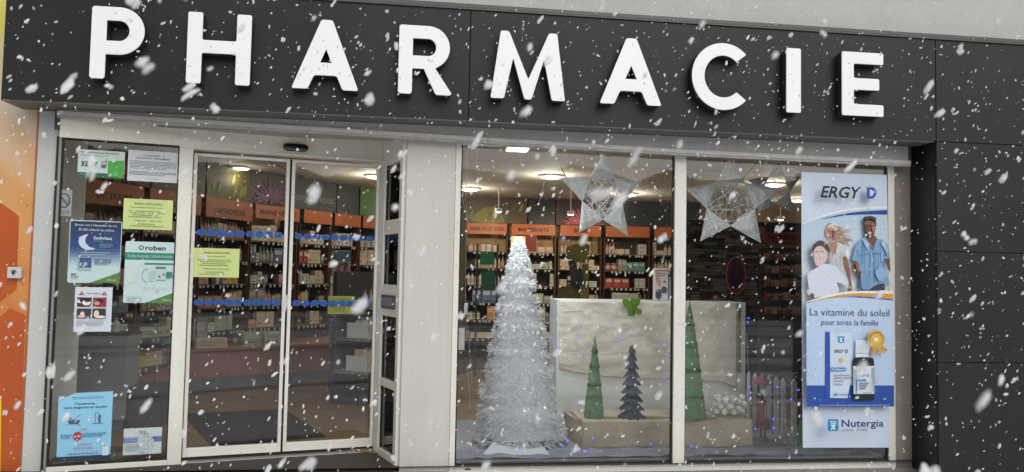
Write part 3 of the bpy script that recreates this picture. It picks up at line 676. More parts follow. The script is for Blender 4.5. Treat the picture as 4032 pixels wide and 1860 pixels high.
if rest:
    b = MB()
    for c in rest:
        _, kind, pl, s, d, z, w, dp, h, colr, *_r = c; b.T = pl.pt
        b.box(s-w/2, s+w/2, d-dp/2, d+dp/2, z+.0005, z+h, mat('pack_'+colr.replace(' ', '_'), PC[colr], .4, .15, 14))
    o = b.build('shelf_stock'); tag(o, 'remaining small cartons filling the lower shelves', 'products', kind='stuff')

# frieze above the shelving
def frieze(pl, s0, s1, name, label, draw, base):
    sh = Sheet(pl, .02); sh.a0, sh.a1 = s0, s1; draw(sh)
    return sh.finish(name, [(s0, 2.31), (s1, 2.31), (s1, ZC-.005), (s0, ZC-.005)], base, label, 'wall picture', 'pictures above the shelving', px=False, thick=.02)
def flower(sh, cx, cz, r, cols, n=46):
    for k in range(n):
        a = 2*PI*k/n+rnd.uniform(-.1, .1); l = r*rnd.uniform(.6, 1); x, z = cx+l*math.cos(a), cz+l*math.sin(a)*.8
        x = min(max(x, sh.a0+.01), sh.a1-.01); z = min(max(z, 2.32), ZC-.02); sh.line((cx, cz), (x, z), .016, cols[k % len(cols)])
def d_leaf(sh):
    for k in range(9):
        a = rnd.uniform(sh.a0, sh.a1-.1); z = rnd.uniform(2.34, 2.5); sh.poly(catmull([(a, z), (a+.05, z+.03), (a+.07, z+.14), (a+.02, z+.09)], 4), rnd.choice(['5E6A22', '7A7A30', '4A5520']), False)
frieze(pl0, .1, .95, 'wall_picture', 'dark red picture above the DENTAIRE sign', lambda s: flower(s, .6, 2.4, .3, ['7A2030', '9C3040']), '2E1512')
frieze(pl0, .97, 1.78, 'wall_picture', 'olive brown picture above the CAPILLAIRE sign', d_leaf, '3A3524')
frieze(pl0, 1.8, L0, 'wall_picture', 'yellow green leaf picture above the ORTHOPEDIE sign', d_leaf, '4F4A22')
frieze(pl1, .0, .62, 'wall_picture', 'purple spiky flower picture above the MAINS VERNIS sign', lambda s: flower(s, .34, 2.42, .34, ['5A1F55', '7A2A66', '3A1840']), '2A1A2C')
def d_soin(s): s.text('Soin de vous', s.a0+.05, s.a1-.05, 2.42, .11, '767A76')
frieze(pl1, .64, 1.5, 'wall_picture', 'grey green picture lettered Soin de vous above the plain sign', d_soin, '353B38')
frieze(pl1, 1.52, L1_, 'wall_picture', 'dark grey picture next to the corner of the shelving', lambda s: None, '3A403E')
frieze(pl2, .02, .42, 'wall_picture', 'plain green square picture behind the right sliding door', lambda s: None, '47702A')
frieze(pl2, .44, .9, 'wall_picture', 'dark red square picture beside the green square', lambda s: None, '4A1A14')
def d_yel(s): s.poly(catmull([(s.a0+.1, 2.33), (s.a0+.2, 2.5), (s.a0+.42, 2.56), (s.a0+.6, 2.33)], 5), '6E6A1E', False); d_leaf(s)
frieze(pl3, sx(1835), sx(2075), 'wall_picture', 'olive and yellow leaf picture above the BIBERON ET SOIN sign', d_yel, '4A3826')
frieze(pl3, sx(2080), sx(2185), 'wall_picture', 'nearly black picture above the MATERNITE sign', lambda s: None, '221F1E')
frieze(pl3, sx(2190), sx(2400), 'wall_picture', 'pink flower picture above the BEBE sign', lambda s: flower(s, (s.a0+s.a1)/2, 2.36, .34, ['B0506A', 'C9788A', '7A2A44'], 60), '3A1C24')
frieze(pl3, sx(2410), sx(2760), 'wall_picture', 'dark blue grey picture behind the window mullion', lambda s: None, '23282E')

# stone wall on the right, stones set one by one
sw = empty('stone_wall', (3.9, 3.5, FL), 'dark stacked stone wall inside, behind the right pane', 'wall')
SP = Pl(2.35, 3.45, -.04)
SX0 = SP.px(2655, 1000)[0]; b = MB(SP.pt); b.box(SX0, 3.6, .045, .10, FL, 2.2); b.build('core', mat('stone_joint', (.015, .013, .012), .9, 0), sw)
smats = [mat('stone_%s' % n_, c, .8, .3, 14, .8, 30) for n_, c in (('brown', (.22, .155, .105)), ('grey', (.24, .235, .225)), ('dark', (.05, .045, .04)), ('tan', (.30, .22, .14)), ('deep_brown', (.08, .07, .06)))]  # stone colours, drawn at random for each stone
z = .98; cnt = 0
while z < 2.16:
    h = rnd.uniform(.028, .055); x = SX0+rnd.uniform(0, .05)
    while x < SX0+1.2 and cnt < 298:
        w = rnd.uniform(.07, .20); b = MB(SP.pt); d = rnd.uniform(-.035, .02)
        j = lambda: rnd.uniform(-.004, .004)
        b.add([(x+.004, d+j(), z+j()), (x+w-.004, d+j(), z+j()), (x+w-.004+j(), d+j(), z+h-.005+j()), (x+.004+j(), d+j(), z+h-.005+j()), (x+.004, .04, z), (x+w-.004, .04, z), (x+w-.004, .04, z+h-.005), (x+.004, .04, z+h-.005)],
              [(0, 1, 2, 3), (0, 4, 5, 1), (3, 2, 6, 7), (0, 3, 7, 4), (1, 5, 6, 2)])
        b.build('stone', rnd.choice(smats), sw, origin=SP.pt(x+w/2, 0, z+h/2)); cnt += 1; x += w
    z += h
# oval plaque added in place of a street sign mirrored in the pane
a, zc = SP.px(2896, 1085, -.03); sh = Sheet(SP, -.046)
rx, rz = .125, .225
sh.disc((a, zc), rx*.66, rz*.7, '24325C'); sh.line((a-.04, zc+.12), (a+.05, zc-.12), .03, '6A1513'); sh.line((a+.05, zc+.1), (a-.03, zc-.1), .02, '6A1513')
sh.ring((a, zc), rx*1.0, rz*1.0, .012, 'A59A8C')
sh.finish('mirrored_sign_plaque', [(a+rx*math.cos(t), zc+rz*math.sin(t)) for t in [2*PI*i/28 for i in range(28)]], '8E1A16', 'oval dark red and blue plaque standing in for a mirrored street sign', 'plaque', px=False, thick=.02)
# small framed bay with PAUPIERES header
QP = Pl(0, 3.25); a0, z1 = QP.px(3005, 912); a1, z0 = QP.px(3150, 960)
pc = empty('display_cabinet', ((a0+a1)/2, 3.25, FL), 'small wood framed cabinet with an orange sign next to the banner', 'cabinet')
b = MB(QP.pt); b.box(a0-.02, a1+.25, .0, .02, z0-.06, z0-.012); b.box(a1+.03, a1+.07, .0, .02, z0-.012, z1+.02); b.build('frame', M_wood, pc)
b = MB(QP.pt); b.box(a0, a1+.02, -.005, .01, z0, z1); hb = b.build('header_board', mat('header_red', (.42, .06, .02), .45, .1), pc)
sh = Sheet(QP, -.006); sh.text('PAUPIERES', a0+.06, a1-.03, z0+.045, .05, '1E0A06', .03); sh.mb.build('lettering', None, hb)
b = MB(QP.pt); b.box(a0-.02, a1+.25, .02, .10, FL, z0-.065); b.build('body', M_dark, pc)
for k in range(5):
    zz_ = z0-.20-k*.16; b = MB(QP.pt); b.box(a0-.01, a1+.24, -.12, .018, zz_-.014, zz_); b.build('shelf', M_shelf, pc)
    x = a0
    while x < a1+.1:
        w = rnd.uniform(.04, .07); cl_ = rnd.choice(['orange', 'brown', 'cream', 'red']); lb = '%s carton on the %s shelf of the wood framed cabinet' % (cl_, ORD[k])
        place('box', QP, x+w/2, -.06, zz_, w*.92, .07, rnd.uniform(.07, .11), cl_, lb, lb.replace('carton', 'cartons')); x += w

# ------------------------------------------------------------------ furniture inside the doors
M_counter = mat('counter_pink_brown', (.36, .14, .105), .4, .08, 3)
M_plinth = mat('plinth_grey', (.13, .14, .155), .5, .1, 3)
cA, cB = (-3.10, 2.67), (-.62, 4.40)
cp, cL = seg(cA, cB)
ct = empty('sales_counter', cp.pt(cL/2, .3, FL), 'long low pinkish brown counter on a dark grey plinth behind the doors', 'counter')
b = MB(cp.pt); b.box(0, cL, .03, .7, FL, FL+.13); b.build('plinth', M_plinth, ct)
for a, c in ((0, .60), (.603, 1.40), (1.403, 2.22), (2.223, cL)): b = MB(cp.pt); b.box(a, c-.002, .0, .05, FL+.132, .60); b.build('front_panel', M_counter, ct, bevel=.003)
b = MB(cp.pt); b.box(-.02, cL+.02, -.03, .72, .602, .635); b.build('worktop', mat('worktop', (.42, .21, .16), .3, .08, 3), ct, bevel=.004)
# things on the counter
for s_, d_, w, dp, h, colr, lb in ((.80, .18, .20, .14, .20, 'white', 'white carton at the left end of the pink counter'), (1.06, .22, .26, .12, .32, 'grey', 'tall grey display card box behind the counter cartons'), (1.20, .12, .34, .14, .10, 'cream', 'low cream box on the front of the pink counter'),
        (1.68, .16, .22, .16, .15, 'pale green', 'pale see-through tub box near the middle of the counter'), (1.95, .16, .26, .16, .14, 'white', 'white tray with pink lettering near the middle of the counter'), (.66, .3, .12, .1, .38, 'grey', 'narrow grey carton standing at the far left of the counter')):
    place('box', cp, s_, d_, .636, w, dp, h, colr, lb, None)
# totem with posters
tp = Pl(0, 3.40, .06); a0, _ = tp.px(1291, 1536); a1, _ = tp.px(1354, 1536)
to_ = empty('totem_stand', tp.pt((a0+a1)/2, 0, FL), 'purple free-standing totem carrying posters behind the right door', 'display stand')
M_pur = mat('totem_purple', (.17, .09, .16), .45, .08, 4)
b = MB(tp.pt); b.box(a0, a1, 0, .05, FL+.012, 1.12); b.build('panel', M_pur, to_, bevel=.004)
b = MB(tp.pt); b.box(a0-.01, a1+.01, -.03, .10, FL, FL+.011); b.build('foot', mat('totem_foot', (.42, .36, .40), .4, 0), to_)
b = MB(tp.pt); b.box(a0+.02, a1-.02, .01, .03, 1.121, 1.72); b.build('mast', M_dark, to_)
def post_on(pl, d, name, c0, c1, base, label, cat, draw=None, group=None, thick=.0012):
    sh = Sheet(pl, d); (x0, z1), (x1, z0) = sh.uv(*c0), sh.uv(*c1); sh.x0, sh.x1, sh.z0, sh.z1 = x0, x1, z0, z1; sh.W = x1-x0; sh.H = z1-z0
    sh.X = lambda f: x0+sh.W*f; sh.Z = lambda f: z1-sh.H*f     # fractions from the top left
    if draw: draw(sh)
    return sh.finish(name, [(x0, z0), (x1, z0), (x1, z1), (x0, z1)], base, label, cat, group, px=False, thick=thick)
def d_logo(s):
    c = (s.X(.5), s.Z(.6)); s.ring(c, .05, .05, .010, '6A7076'); s.disc(c, .022, .02, '50565C'); s.greek(s.X(.1), s.X(.9), s.Z(.08), .008, '70747A', 3, .02); s.greek(s.X(.1), s.X(.9), s.Z(.9), .006, '9A9EA2', 2, .015)
post_on(tp, -.012, 'poster', (1297, 1270), (1366, 1372), '9C9E9D', 'grey white poster with a round emblem on the purple totem', 'poster', d_logo)
def d_hand(s):
    s.rect(s.X(0), s.Z(.42), s.X(1), s.Z(.05), '6F8B92'); s.rect(s.X(.24), s.Z(.94), s.X(.82), s.Z(.48), '1B1B1E')
    c = (s.X(.52), s.Z(.71)); r = s.W*.28
    s.poly([(c[0]+r*math.cos(PI/8+k*PI/4), c[1]+r*1.1*math.sin(PI/8+k*PI/4)) for k in range(8)], 'B9B2B0', False)
    s.poly([(c[0]+r*.9*math.cos(PI/8+k*PI/4), c[1]+r*math.sin(PI/8+k*PI/4)) for k in range(8)], '9E2A25', False)
    s.disc((c[0], c[1]-r*.3), r*.34, r*.36, 'C9B5AE')
    for k, (dx, l) in enumerate(((-.3, .5), (-.1, .66), (.1, .66), (.28, .52))): s.line((c[0]+dx*r, c[1]-r*.2), (c[0]+dx*r*1.2, c[1]+l*r), r*.13, 'C9B5AE')
    s.line((c[0]-.2*r, c[1]-.3*r), (c[0]-.62*r, c[1]+.1*r), r*.14, 'C9B5AE')
post_on(tp, -.010, 'poster', (1309, 985), (1380, 1087), 'A9B6B4', 'poster with a red octagonal stop hand behind the right door', 'poster', d_hand)
def d_teal(s): s.rect(s.X(.25), s.Z(.8), s.X(.8), s.Z(.35), '3F6E6E'); s.greek(s.X(.1), s.X(.9), s.Z(.15), .008, '55605F', 2, .02)
post_on(tp, -.010, 'poster', (1318, 1091), (1374, 1163), '8E9A97', 'small grey teal poster just below the stop hand poster', 'poster', d_teal)
# low shelf unit at the right of the doors with baskets
gp = Pl(-.42, 2.35, math.radians(62))
gd = empty('low_shelf', gp.pt(.6, .2, FL), 'dark low shelf unit with white baskets seen at the right door edge', 'shelf unit')
b = MB(gp.pt); b.box(0, 1.5, .0, .40, FL, FL+.06); b.box(0, 1.5, .36, .40, FL+.06, 1.5); b.build('carcass', mat('unit_dark', (.05, .05, .055), .5, .1), gd)
for z in (.50, .83, 1.15): b = MB(gp.pt); b.box(0, 1.5, -.02, .355, z-.025, z); b.build('shelf', mat('shelf_grey', (.25, .24, .22), .4, .1), gd)
for z in (.50, .83):
    for k in range(4):
        bt = MB(gp.pt); x = .04+k*.36
        for q in range(8): bt.box(x+q*.04, x+q*.04+.008, .0, .008, z+.002, z+.14)
        bt.box(x, x+.29, -.002, .010, z+.141, z+.155); bt.box(x, x+.29, .0, .01, z+.001, z+.01); bt.box(x, x+.006, .0, .25, z+.001, z+.155); bt.box(x+.284, x+.29, .0, .25, z+.001, z+.155); bt.box(x, x+.29, .01, .25, z+.001, z+.006)
        o = bt.build('wire_basket', M_white); tag(o, '%s white slatted basket from the door on the %s shelf of the low unit' % (('first', 'second', 'third', 'last')[k], 'lower' if z < .6 else 'upper'), 'basket', 'slatted baskets on the low unit')
        for q in range(3):
            c_ = rnd.choice(['white', 'cream', 'grey']); lb2 = '%s carton in the %s %s basket of the low unit' % (c_, ('first', 'second', 'third', 'last')[k], 'lower' if z < .6 else 'upper')
            place('box', gp, x+.06+q*.085, .12, z+.008, .07, .10, rnd.uniform(.16, .22), c_, lb2, lb2.replace('carton', 'cartons'))
for k in range(12): place('bottle', gp, .05+k*.11, .06, 1.151, .055, .055, .17, 'grey' if k % 3 else 'white', 'bottle on the top of the low unit by the right door', 'bottles on the top of the low unit')
b = MB(); (xa_, _), (xb_, _) = atY(1376, 1400, 3.9), atY(1432, 1400, 3.9); b.box(xa_, xb_, 3.9, 4.0, FL, 1.0); o = b.build('orange_display_block', mat('block_orange', (.45, .13, .02), .45, .1), bevel=.01); tag(o, 'plain orange display block behind the purple totem', 'display block')
# made-up cabinet and block imitating reflections in the left fixed pane
kp = Pl(0, 1.25)
(x0, z1), (x1, _), (x2, z2) = kp.px(300, 1322), kp.px(505, 1322), kp.px(628, 1528)
kb = empty('reflection_cabinet', ((x0+x2)/2, 1.4, FL), 'made-up pale grey cabinet and blue grey block imitating reflections in the left pane', 'cabinet')
M_pale = mat('reflection_pale', (.27, .29, .30), .5, .08, 3)
b = MB(); b.box(x0, x1, 1.25, 1.55, FL+.08, z1); b.build('body', M_pale, kb, bevel=.006)
b = MB(); b.box(x0+.02, x1-.02, 1.27, 1.55, FL, FL+.079); b.build('plinth', M_plinth, kb)
b = MB(); b.box(x0-.01, x1+.01, 1.24, 1.56, z1+.001, z1+.02); b.build('top', mat('reflection_cabinet_top', (.12, .13, .14), .4, .05), kb, bevel=.003)
b = MB(); b.box(x1+.003, x2, 1.27, 1.55, FL, z2); b.build('side_block', mat('reflection_blue_grey', (.055, .065, .085), .5, .1, 4), kb, bevel=.006)
for k, (x, h, c_) in enumerate(((.06, .10, 'white'), (.16, .14, 'teal'), (.25, .12, 'white'))): place('bottle', kp, x0+x, .15, z1+.021, .06, .06, h, c_, ['short white bottle at the left on the made-up cabinet', 'teal bottle in the middle of the made-up cabinet', 'white bottle at the right on the made-up cabinet'][k], None)
# mat on the floor inside
b = MB(); q = [(-2.02, 1.93), (-1.17, 2.20), (-.64, .924), (-1.444, .62)]
b.add([(x, y, FL+.008) for x, y in q]+[(x, y, FL+.0008) for x, y in q], [(0, 3, 2, 1), (0, 1, 5, 4), (1, 2, 6, 5), (2, 3, 7, 6), (3, 0, 4, 7)])
o = b.build('floor_mat', mat('mat_grey', (.014, .015, .016), .9, .3, 7, .6, 120)); tag(o, 'dark grey floor mat lying on the tan tiles inside the doors', 'floor mat')

# ------------------------------------------------------------------ window display
b = MB(); b.box(.345, 3.61, .055, 1.6, FL-.02, FL+.005); o = structure(b, 'window_board', mat('board_grey', (.26, .26, .28), .6, .1, 3))
b = MB(); b.box(.302, .345, .46, 1.6, FL, 1.35); o = b.build('display_partition', mat('partition_grey', (.25, .26, .28), .6, .1, 3)); tag(o, 'low grey partition at the left side of the display window', 'partition')
# feather tree
TY = .62
tb = atY(2035, 1790, TY); tt_ = atY(2042, 948, TY)
TX = (tb[0]+.015); TZ0 = FL+.02; TZ1 = tt_[1]; TR = .315
ft = empty('feather_tree', (TX, TY, FL), 'tall white feather Christmas tree at the left of the display window', 'feather tree')
Ht = TZ1-TZ0
def trad(f): return TR*(1-f)**.72*(1+.05*math.sin(f*60))+.004      # f height fraction
tilt = lambda f: TX+(tt_[0]-TX)*f
b = MB()
n = 20; vs = []; fs = []
for j in range(15):
    f_ = j/14*.99
    for i in range(n): a = 2*PI*i/n; r_ = trad(f_)*.93; vs.append((tilt(f_)+r_*math.cos(a), TY+r_*math.sin(a), TZ0+.05+Ht*.95*f_))
for j in range(14):
    for i in range(n): fs.append((j*n+i, j*n+(i+1) % n, (j+1)*n+(i+1) % n, (j+1)*n+i))
b.add(vs, fs); b.build('core', mat('tree_core', (.78, .79, .86), .9, .1, 8), ft, smooth=True)
b = MB(); M_fea = mat('feather_white', (.92, .93, .94), .8, .03, 20)
_t = M_fea.node_tree; _tl = _t.nodes.new('ShaderNodeBsdfTranslucent'); _tl.inputs[0].default_value = (.90, .92, .93, 1); _mx = _t.nodes.new('ShaderNodeMixShader'); _mx.inputs[0].default_value = .45
_t.links.new(_t.nodes['Principled BSDF'].outputs[0], _mx.inputs[1]); _t.links.new(_tl.outputs[0], _mx.inputs[2]); _t.links.new(_mx.outputs[0], _t.nodes['Material Output'].inputs[0])
turns = 14.5
for k in range(10500):
    f_ = rnd.random()**1.25; ang = rnd.uniform(0, 2*PI)
    if rnd.random() < .82:
        ring = (round((1-f_)**.9*turns - ang/(2*PI))+ang/(2*PI))/turns; ring = min(max(ring, 0), 1); f_ = 1-ring**(1/.9); f_ += rnd.gauss(0, .012)
    f_ = min(max(f_, 0), 1.0); r_ = trad(f_)*rnd.uniform(.93, 1.03); L = rnd.uniform(.04, .09)*(.38+.62*trad(f_)/TR)
    if rnd.random() < .10: L *= 1.35
    p = Vector((tilt(f_)+r_*math.cos(ang), TY+r_*math.sin(ang), TZ0+.02+Ht*f_))
    out = Vector((math.cos(ang), math.sin(ang), 0)); tan = Vector((-math.sin(ang), math.cos(ang), 0))
    d = (out*rnd.uniform(.12, .7)+tan*rnd.uniform(-1.1, 1.1)+Vector((0, 0, rnd.uniform(-.75, .55)))).normalized()
    curl = (tan*rnd.uniform(-1, 1)+Vector((0, 0, rnd.uniform(-1.1, .7)))+out*rnd.uniform(-.5, .3))*.7
    sd_ = d.cross(out+Vector((rnd.uniform(-.5, .5), rnd.uniform(-.5, .5), rnd.uniform(-.5, .5)))).normalized()*rnd.uniform(.0024, .0075)
    q0 = p; q1 = p+d*L*.5+curl*L*.10; q2 = p+d*L*.85+curl*L*.42
    b.add([tuple(q0-sd_*.6), tuple(q0+sd_*.6), tuple(q1+sd_), tuple(q1-sd_), tuple(q2)], [(0, 1, 2, 3), (3, 2, 4)])
o = b.build('feathers', M_fea, ft); o['kind'] = 'stuff'
M_led = mat('led_white', (.9, .9, .9), .3, 0, emis=1.6)
for k in range(16):
    f_ = rnd.random()*.95; a = rnd.uniform(PI*1.05, PI*1.95); r_ = trad(f_)+.012; b = MB(); b.ball((tilt(f_)+r_*math.cos(a), TY+r_*math.sin(a), TZ0+Ht*f_), .0055, 6, 4); b.build('led_bulb', M_led, ft)

# paper covered backdrop crate
BY = .95
x0, z1 = atY(2195, 1180, BY); x1, _ = atY(2936, 1194, BY); 
bd = empty('backdrop_crate', ((x0+x1)/2, BY, FL), 'tall white crate covered with crumpled beige paper behind the small trees', 'crate')
b = MB(); b.box(x0, x1, BY, BY+.35, FL+.006, z1); b.build('body', mat('crate_white', (.78, .80, .79), .6, .05, 3), bd, bevel=.004)
def crumple(name, XZ, y, mt, parent, nx=40, nz=26, amp=.012, edge=None, seed=1):
    from mathutils import noise
    (xa, za), (xb, zb) = XZ; vs = []; fs = []
    for j in range(nz+1):
        for i in range(nx+1):
            u, v = i/nx, j/nz; x = xa+(xb-xa)*u; z_lo = za
            if edge: z_lo = za+edge(u)
            z = z_lo+(zb-z_lo)*v
            nn = noise.noise(Vector((x*6+seed, z*9, seed)))+.5*noise.noise(Vector((x*17, z*23+seed, 2)))+1.2*abs(noise.noise(Vector((x*2.3+seed, z*7.0, 5))))
            vs.append((x, y-abs(nn)*amp, z))
    for j in range(nz):
        for i in range(nx): a = j*(nx+1)+i; fs.append((a, a+1, a+nx+2, a+nx+1))
    b = MB(); b.add(vs, fs); o = b.build(name, mt, parent, smooth=True)
    s_ = o.modifiers.new('solid', 'SOLIDIFY'); s_.thickness = .003; s_.offset = 1; return o
e1 = lambda u: .09*max(0, 1-u*2.2)-.012*math.sin(u*9)-.06*(u > .9)*(u-.9)*10
crumple('paper_cover', ((x0+.02, atY(2600, 1498, BY)[1]), (x1-.075, z1-.008)), BY-.006, M_paper, bd, 70, 44, .011, e1, 1)
b = MB()
for k in range(5):
    zq = z1-.10-k*.115; pts = [(x0+.02+(x1-.1-x0)*i/14, BY-.011+rnd.uniform(-.002, .002), zq+.012*math.sin(i*.9+k)+rnd.uniform(-.006, .006)) for i in range(15)]
    b.tube(pts, [.0012+.0016*abs(math.sin(i+k)) for i in range(15)], 5)
b.build('paper_fold', M_paper, bd)
b = MB(); xs_, _ = atY(2904, 1300, BY); b.box(xs_-.016, xs_+.012, BY-.045, BY-.026, atY(2900, 1465, BY)[1], z1-.01); b.build('corner_strip', mat('strip_brown', (.24, .18, .12), .7, .25, 10), bd)
# kraft covered low box
KY = .40
x0, z1 = atY(2292, 1655, KY); x1, _ = atY(2962, 1660, KY)
kb2 = empty('kraft_box', ((x0+x1)/2, KY, FL), 'long low box wrapped in brown kraft paper carrying the small trees', 'box')
b = MB(); b.box(x0, x1, KY, KY+.45, FL+.006, z1); b.build('body', M_kraft, kb2, bevel=.006)
crumple('front_paper', ((x0+.003, FL+.008), (x1-.003, z1-.004)), KY-.003, M_kraft, kb2, 60, 16, .010, None, 4)
xl, _ = atY(2216, 1640, KY+.2)
b = MB(); vs = []
for j in range(9):
    for i in range(9):
        u, v = i/8, j/8; vs.append((x0-.002-(x0-xl)*(.25+.75*v*0+.35*(1-v))*u, KY+.02+.36*u+.02*math.sin(v*8), z1+.004-(z1-FL)*v*1.0+rnd.uniform(-.006, .006)))
b.add(vs, [(j*9+i, j*9+i+1, j*9+i+10, j*9+i+9) for j in range(8) for i in range(8)]); o = b.build('side_paper', M_kraft, kb2, smooth=True); o.modifiers.new('s', 'SOLIDIFY').thickness = .003
KZ = z1+.001
# cone trees
M_felt = mat('felt_green', (.12, .25, .12), .95, .25, 60, .5, 200)
M_feltd = mat('felt_dark_green', (.05, .13, .04), .95, .25, 60, .5, 200)
M_dred = mat('dot_red', (.42, .03, .03), .9, .1, 60); M_dwh = mat('dot_white', (.62, .66, .60), .9, .1, 60)
def cone_tree(px_c, v_base, v_top, w_px, y, label, zb=None, ndots=16, seed=1):
    r = random.Random(seed); x, z = atY(px_c, v_base, y); zb = KZ if zb is None else zb; zt = atY(px_c, v_top, y)[1]; R = (atY(px_c+w_px/2, v_base, y)[0]-atY(px_c-w_px/2, v_base, y)[0])/2
    H = zt-zb; t = empty('cone_tree', (x, y, zb), label, 'cone tree', 'green dotted felt cone trees')
    b = MB(); prof = [(R*.98, zb), (R, zb+.01)]+[(R*(1-f)**.85+.003, zb+.01+(H-.01)*f) for f in [i/14 for i in range(1, 14)]]+[(.003, zt)]
    b.lathe(prof, x, y, 28); b.build('body', M_felt, t, smooth=True)
    for f in (.40, .62, .8):
        rr = R*(1-f)**.85; b = MB(); b.lathe([(rr+.006, zb+H*f-.008), (rr+.011, zb+H*f), (R*(1-f-.03)**.85+.004, zb+H*(f+.03))], x, y, 24, cap=False); b.build('band', M_feltd, t, smooth=True)
    for k in range(ndots):
        f = .04+.86*(k+.5)/ndots; a = -PI/2+r.uniform(-1.15, 1.15); rr = R*(1-f)**.85+.005
        c = Vector((x+rr*math.cos(a), y+rr*math.sin(a), zb+H*f)); nn = Vector((math.cos(a), math.sin(a), R/H)).normalized(); u = nn.orthogonal().normalized(); w = nn.cross(u); dr = .013 if k % 2 == 0 else .009
        b = MB(); b.add([tuple(c+(u*math.cos(q*PI/5)+w*math.sin(q*PI/5))*dr) for q in range(10)]+[tuple(c+nn*.003+(u*math.cos(q*PI/5)+w*math.sin(q*PI/5))*dr*.8) for q in range(10)], [tuple(range(10, 20))]+[(q, (q+1) % 10, (q+1) % 10+10, q+10) for q in range(10)])
        b.build('dot', (M_dred if k % 2 == 0 else M_dwh), t)
    return t
cone_tree(2338, 1652, 1322, 76, .50, 'slim green cone tree with red dots left of the dark blue tree', seed=3, ndots=9)
cone_tree(2712, 1655, 1188, 128, .47, 'larger green cone tree with red dots just right of the window mullion', seed=5, ndots=15)
cone_tree(3205, 1830, 1480, 140, .30, 'green dotted cone tree whose foot shows under the tall banner', zb=FL+.006, seed=8, ndots=15)
# dark blue felt tree: toothed tiers
bx, _ = atY(2486, 1640, .50); bt_ = atY(2486, 1358, .50)[1]
t = empty('felt_tree', (bx, .5, KZ), 'dark blue tiered felt tree with toothed edges on the kraft box', 'felt tree')
M_navy = mat('felt_navy', (.045, .055, .085), .95, .2, 60, .4, 200)
b = MB(); b.lathe([(.018, KZ), (.015, bt_-.03)], bx, .5, 10); b.build('trunk', M_navy, t)
for k in range(9):
    f0 = k/9; R = .105*(1-f0)**.75+.012; zb = KZ+(bt_-KZ)*f0; hgt = (bt_-KZ)/9*1.55; b = MB(); n = 22; vs = []
    for i in range(n): a = 2*PI*i/n+k*.3; r_ = R*(1 if i % 2 else .80); vs.append((bx+r_*math.cos(a), .5+r_*math.sin(a), zb+(.0 if i % 2 else .012)-.002*(k > 0)))
    for i in range(n): a = 2*PI*i/n+k*.3; vs.append((bx+R*.55*math.cos(a), .5+R*.55*math.sin(a), zb+hgt*.45))
    vs.append((bx, .5, min(zb+hgt, bt_))); b.add(vs, [(i, (i+1) % n, n+(i+1) % n, n+i) for i in range(n)]+[(n+i, n+(i+1) % n, 2*n) for i in range(n)])
    o = b.build('tier', M_navy, t); o.modifiers.new('s', 'SOLIDIFY').thickness = .004
# glass tank with white baubles
GY = .50; x0, z0 = atY(2815, 1632, GY); x1, z1 = atY(2960, 1536, GY); z0 = KZ
M_tank = glass('tank_glass', (.995, .998, .995), .2)
tk = empty('glass_tank', ((x0+x1)/2, GY+.06, z0), 'square glass tank filled with white baubles on the kraft box', 'glass tank')
yb = GY+.15
for q in ((x0, x1, GY, GY+.004), (x0, x1, yb-.004, yb), (x0, x0+.004, GY+.0045, yb-.0045), (x1-.004, x1, GY+.0045, yb-.0045)): b = MB(); b.box(q[0], q[1], q[2], q[3], z0+.0045, z1); b.build('side', M_tank, tk)
b = MB(); b.box(x0, x1, GY, yb, z0, z0+.004); b.build('bottom', M_tank, tk)
M_bau = mat('bauble_white', (.86, .85, .82), .35, .12, 60); M_cap2 = mat('bauble_cap', (.6, .6, .6), .25, 0, metal=1)
rnd = random.Random(21); balls = []; tries = 0
while len(balls) < 22 and tries < 6000:
    tries += 1; r_ = rnd.uniform(.024, .037); x = rnd.uniform(x0+r_+.005, x1-r_-.005); y = rnd.uniform(GY+r_+.005, yb-r_-.005)
    zc = z0+.005+r_
    for _ in range(40):
        hit = [c for c in balls if (c[0]-x)**2+(c[1]-y)**2+(c[2]-zc)**2 < (c[3]+r_-.003)**2]
        if not hit: break
        zc += .003
    if zc < z0+.15 and not hit: balls.append((x, y, zc, r_))
for c in balls:
    b = MB(); b.ball(c[:3], c[3], 16, 10); o = b.build('bauble', M_bau, smooth=True, origin=c[:3]); tag(o, 'matt white bauble lying in the glass tank', 'bauble', 'white baubles in the glass tank')
    d = Vector((rnd.uniform(-1, 1), rnd.uniform(-1, .2), rnd.uniform(-.2, 1))).normalized(); p = Vector(c[:3])+d*c[3]; b = MB(); b.tube([tuple(p-d*.002), tuple(p+d*.006)], .005, 6); b.build('cap', M_cap2, o)
# picket fence
FY = .80
pf = empty('picket_fence', (atY(3040, 1700, FY)[0], FY, FL), 'small whitewashed picket fence behind the banner edge', 'picket fence')
M_pick = mat('picket_white', (.74, .74, .75), .8, .15, 20, .3, 40)
for k, (uc, vt, w) in enumerate(((2949, 1462, 12), (2974, 1468, 20), (3002, 1474, 18), (3029, 1477, 20), (3058, 1483, 22), (3085, 1489, 20), (3128, 1491, 24), (3170, 1494, 22), (3212, 1498, 22), (3256, 1500, 22), (3300, 1503, 22), (3345, 1505, 22), (3390, 1507, 22), (3435, 1509, 22))):
    x, zt = atY(uc, vt, FY); hw = w/2/480*.95; zz0 = FL+.02
    b = MB(); b.prism([(x-hw, zz0), (x+hw, zz0), (x+hw, zt-.035), (x, zt), (x-hw, zt-.035)], FY+rnd.uniform(-.004, .0), FY+.012); b.build('picket', M_pick, pf, bevel=.002)
for v in (1580, 1722): xa_, z_ = atY(2945, v, FY); xb_, _ = atY(3455, v, FY); b = MB(); b.box(xa_, xb_, FY+.013, FY+.025, z_-.02, z_+.012); b.build('rail', M_pick, pf, bevel=.002)
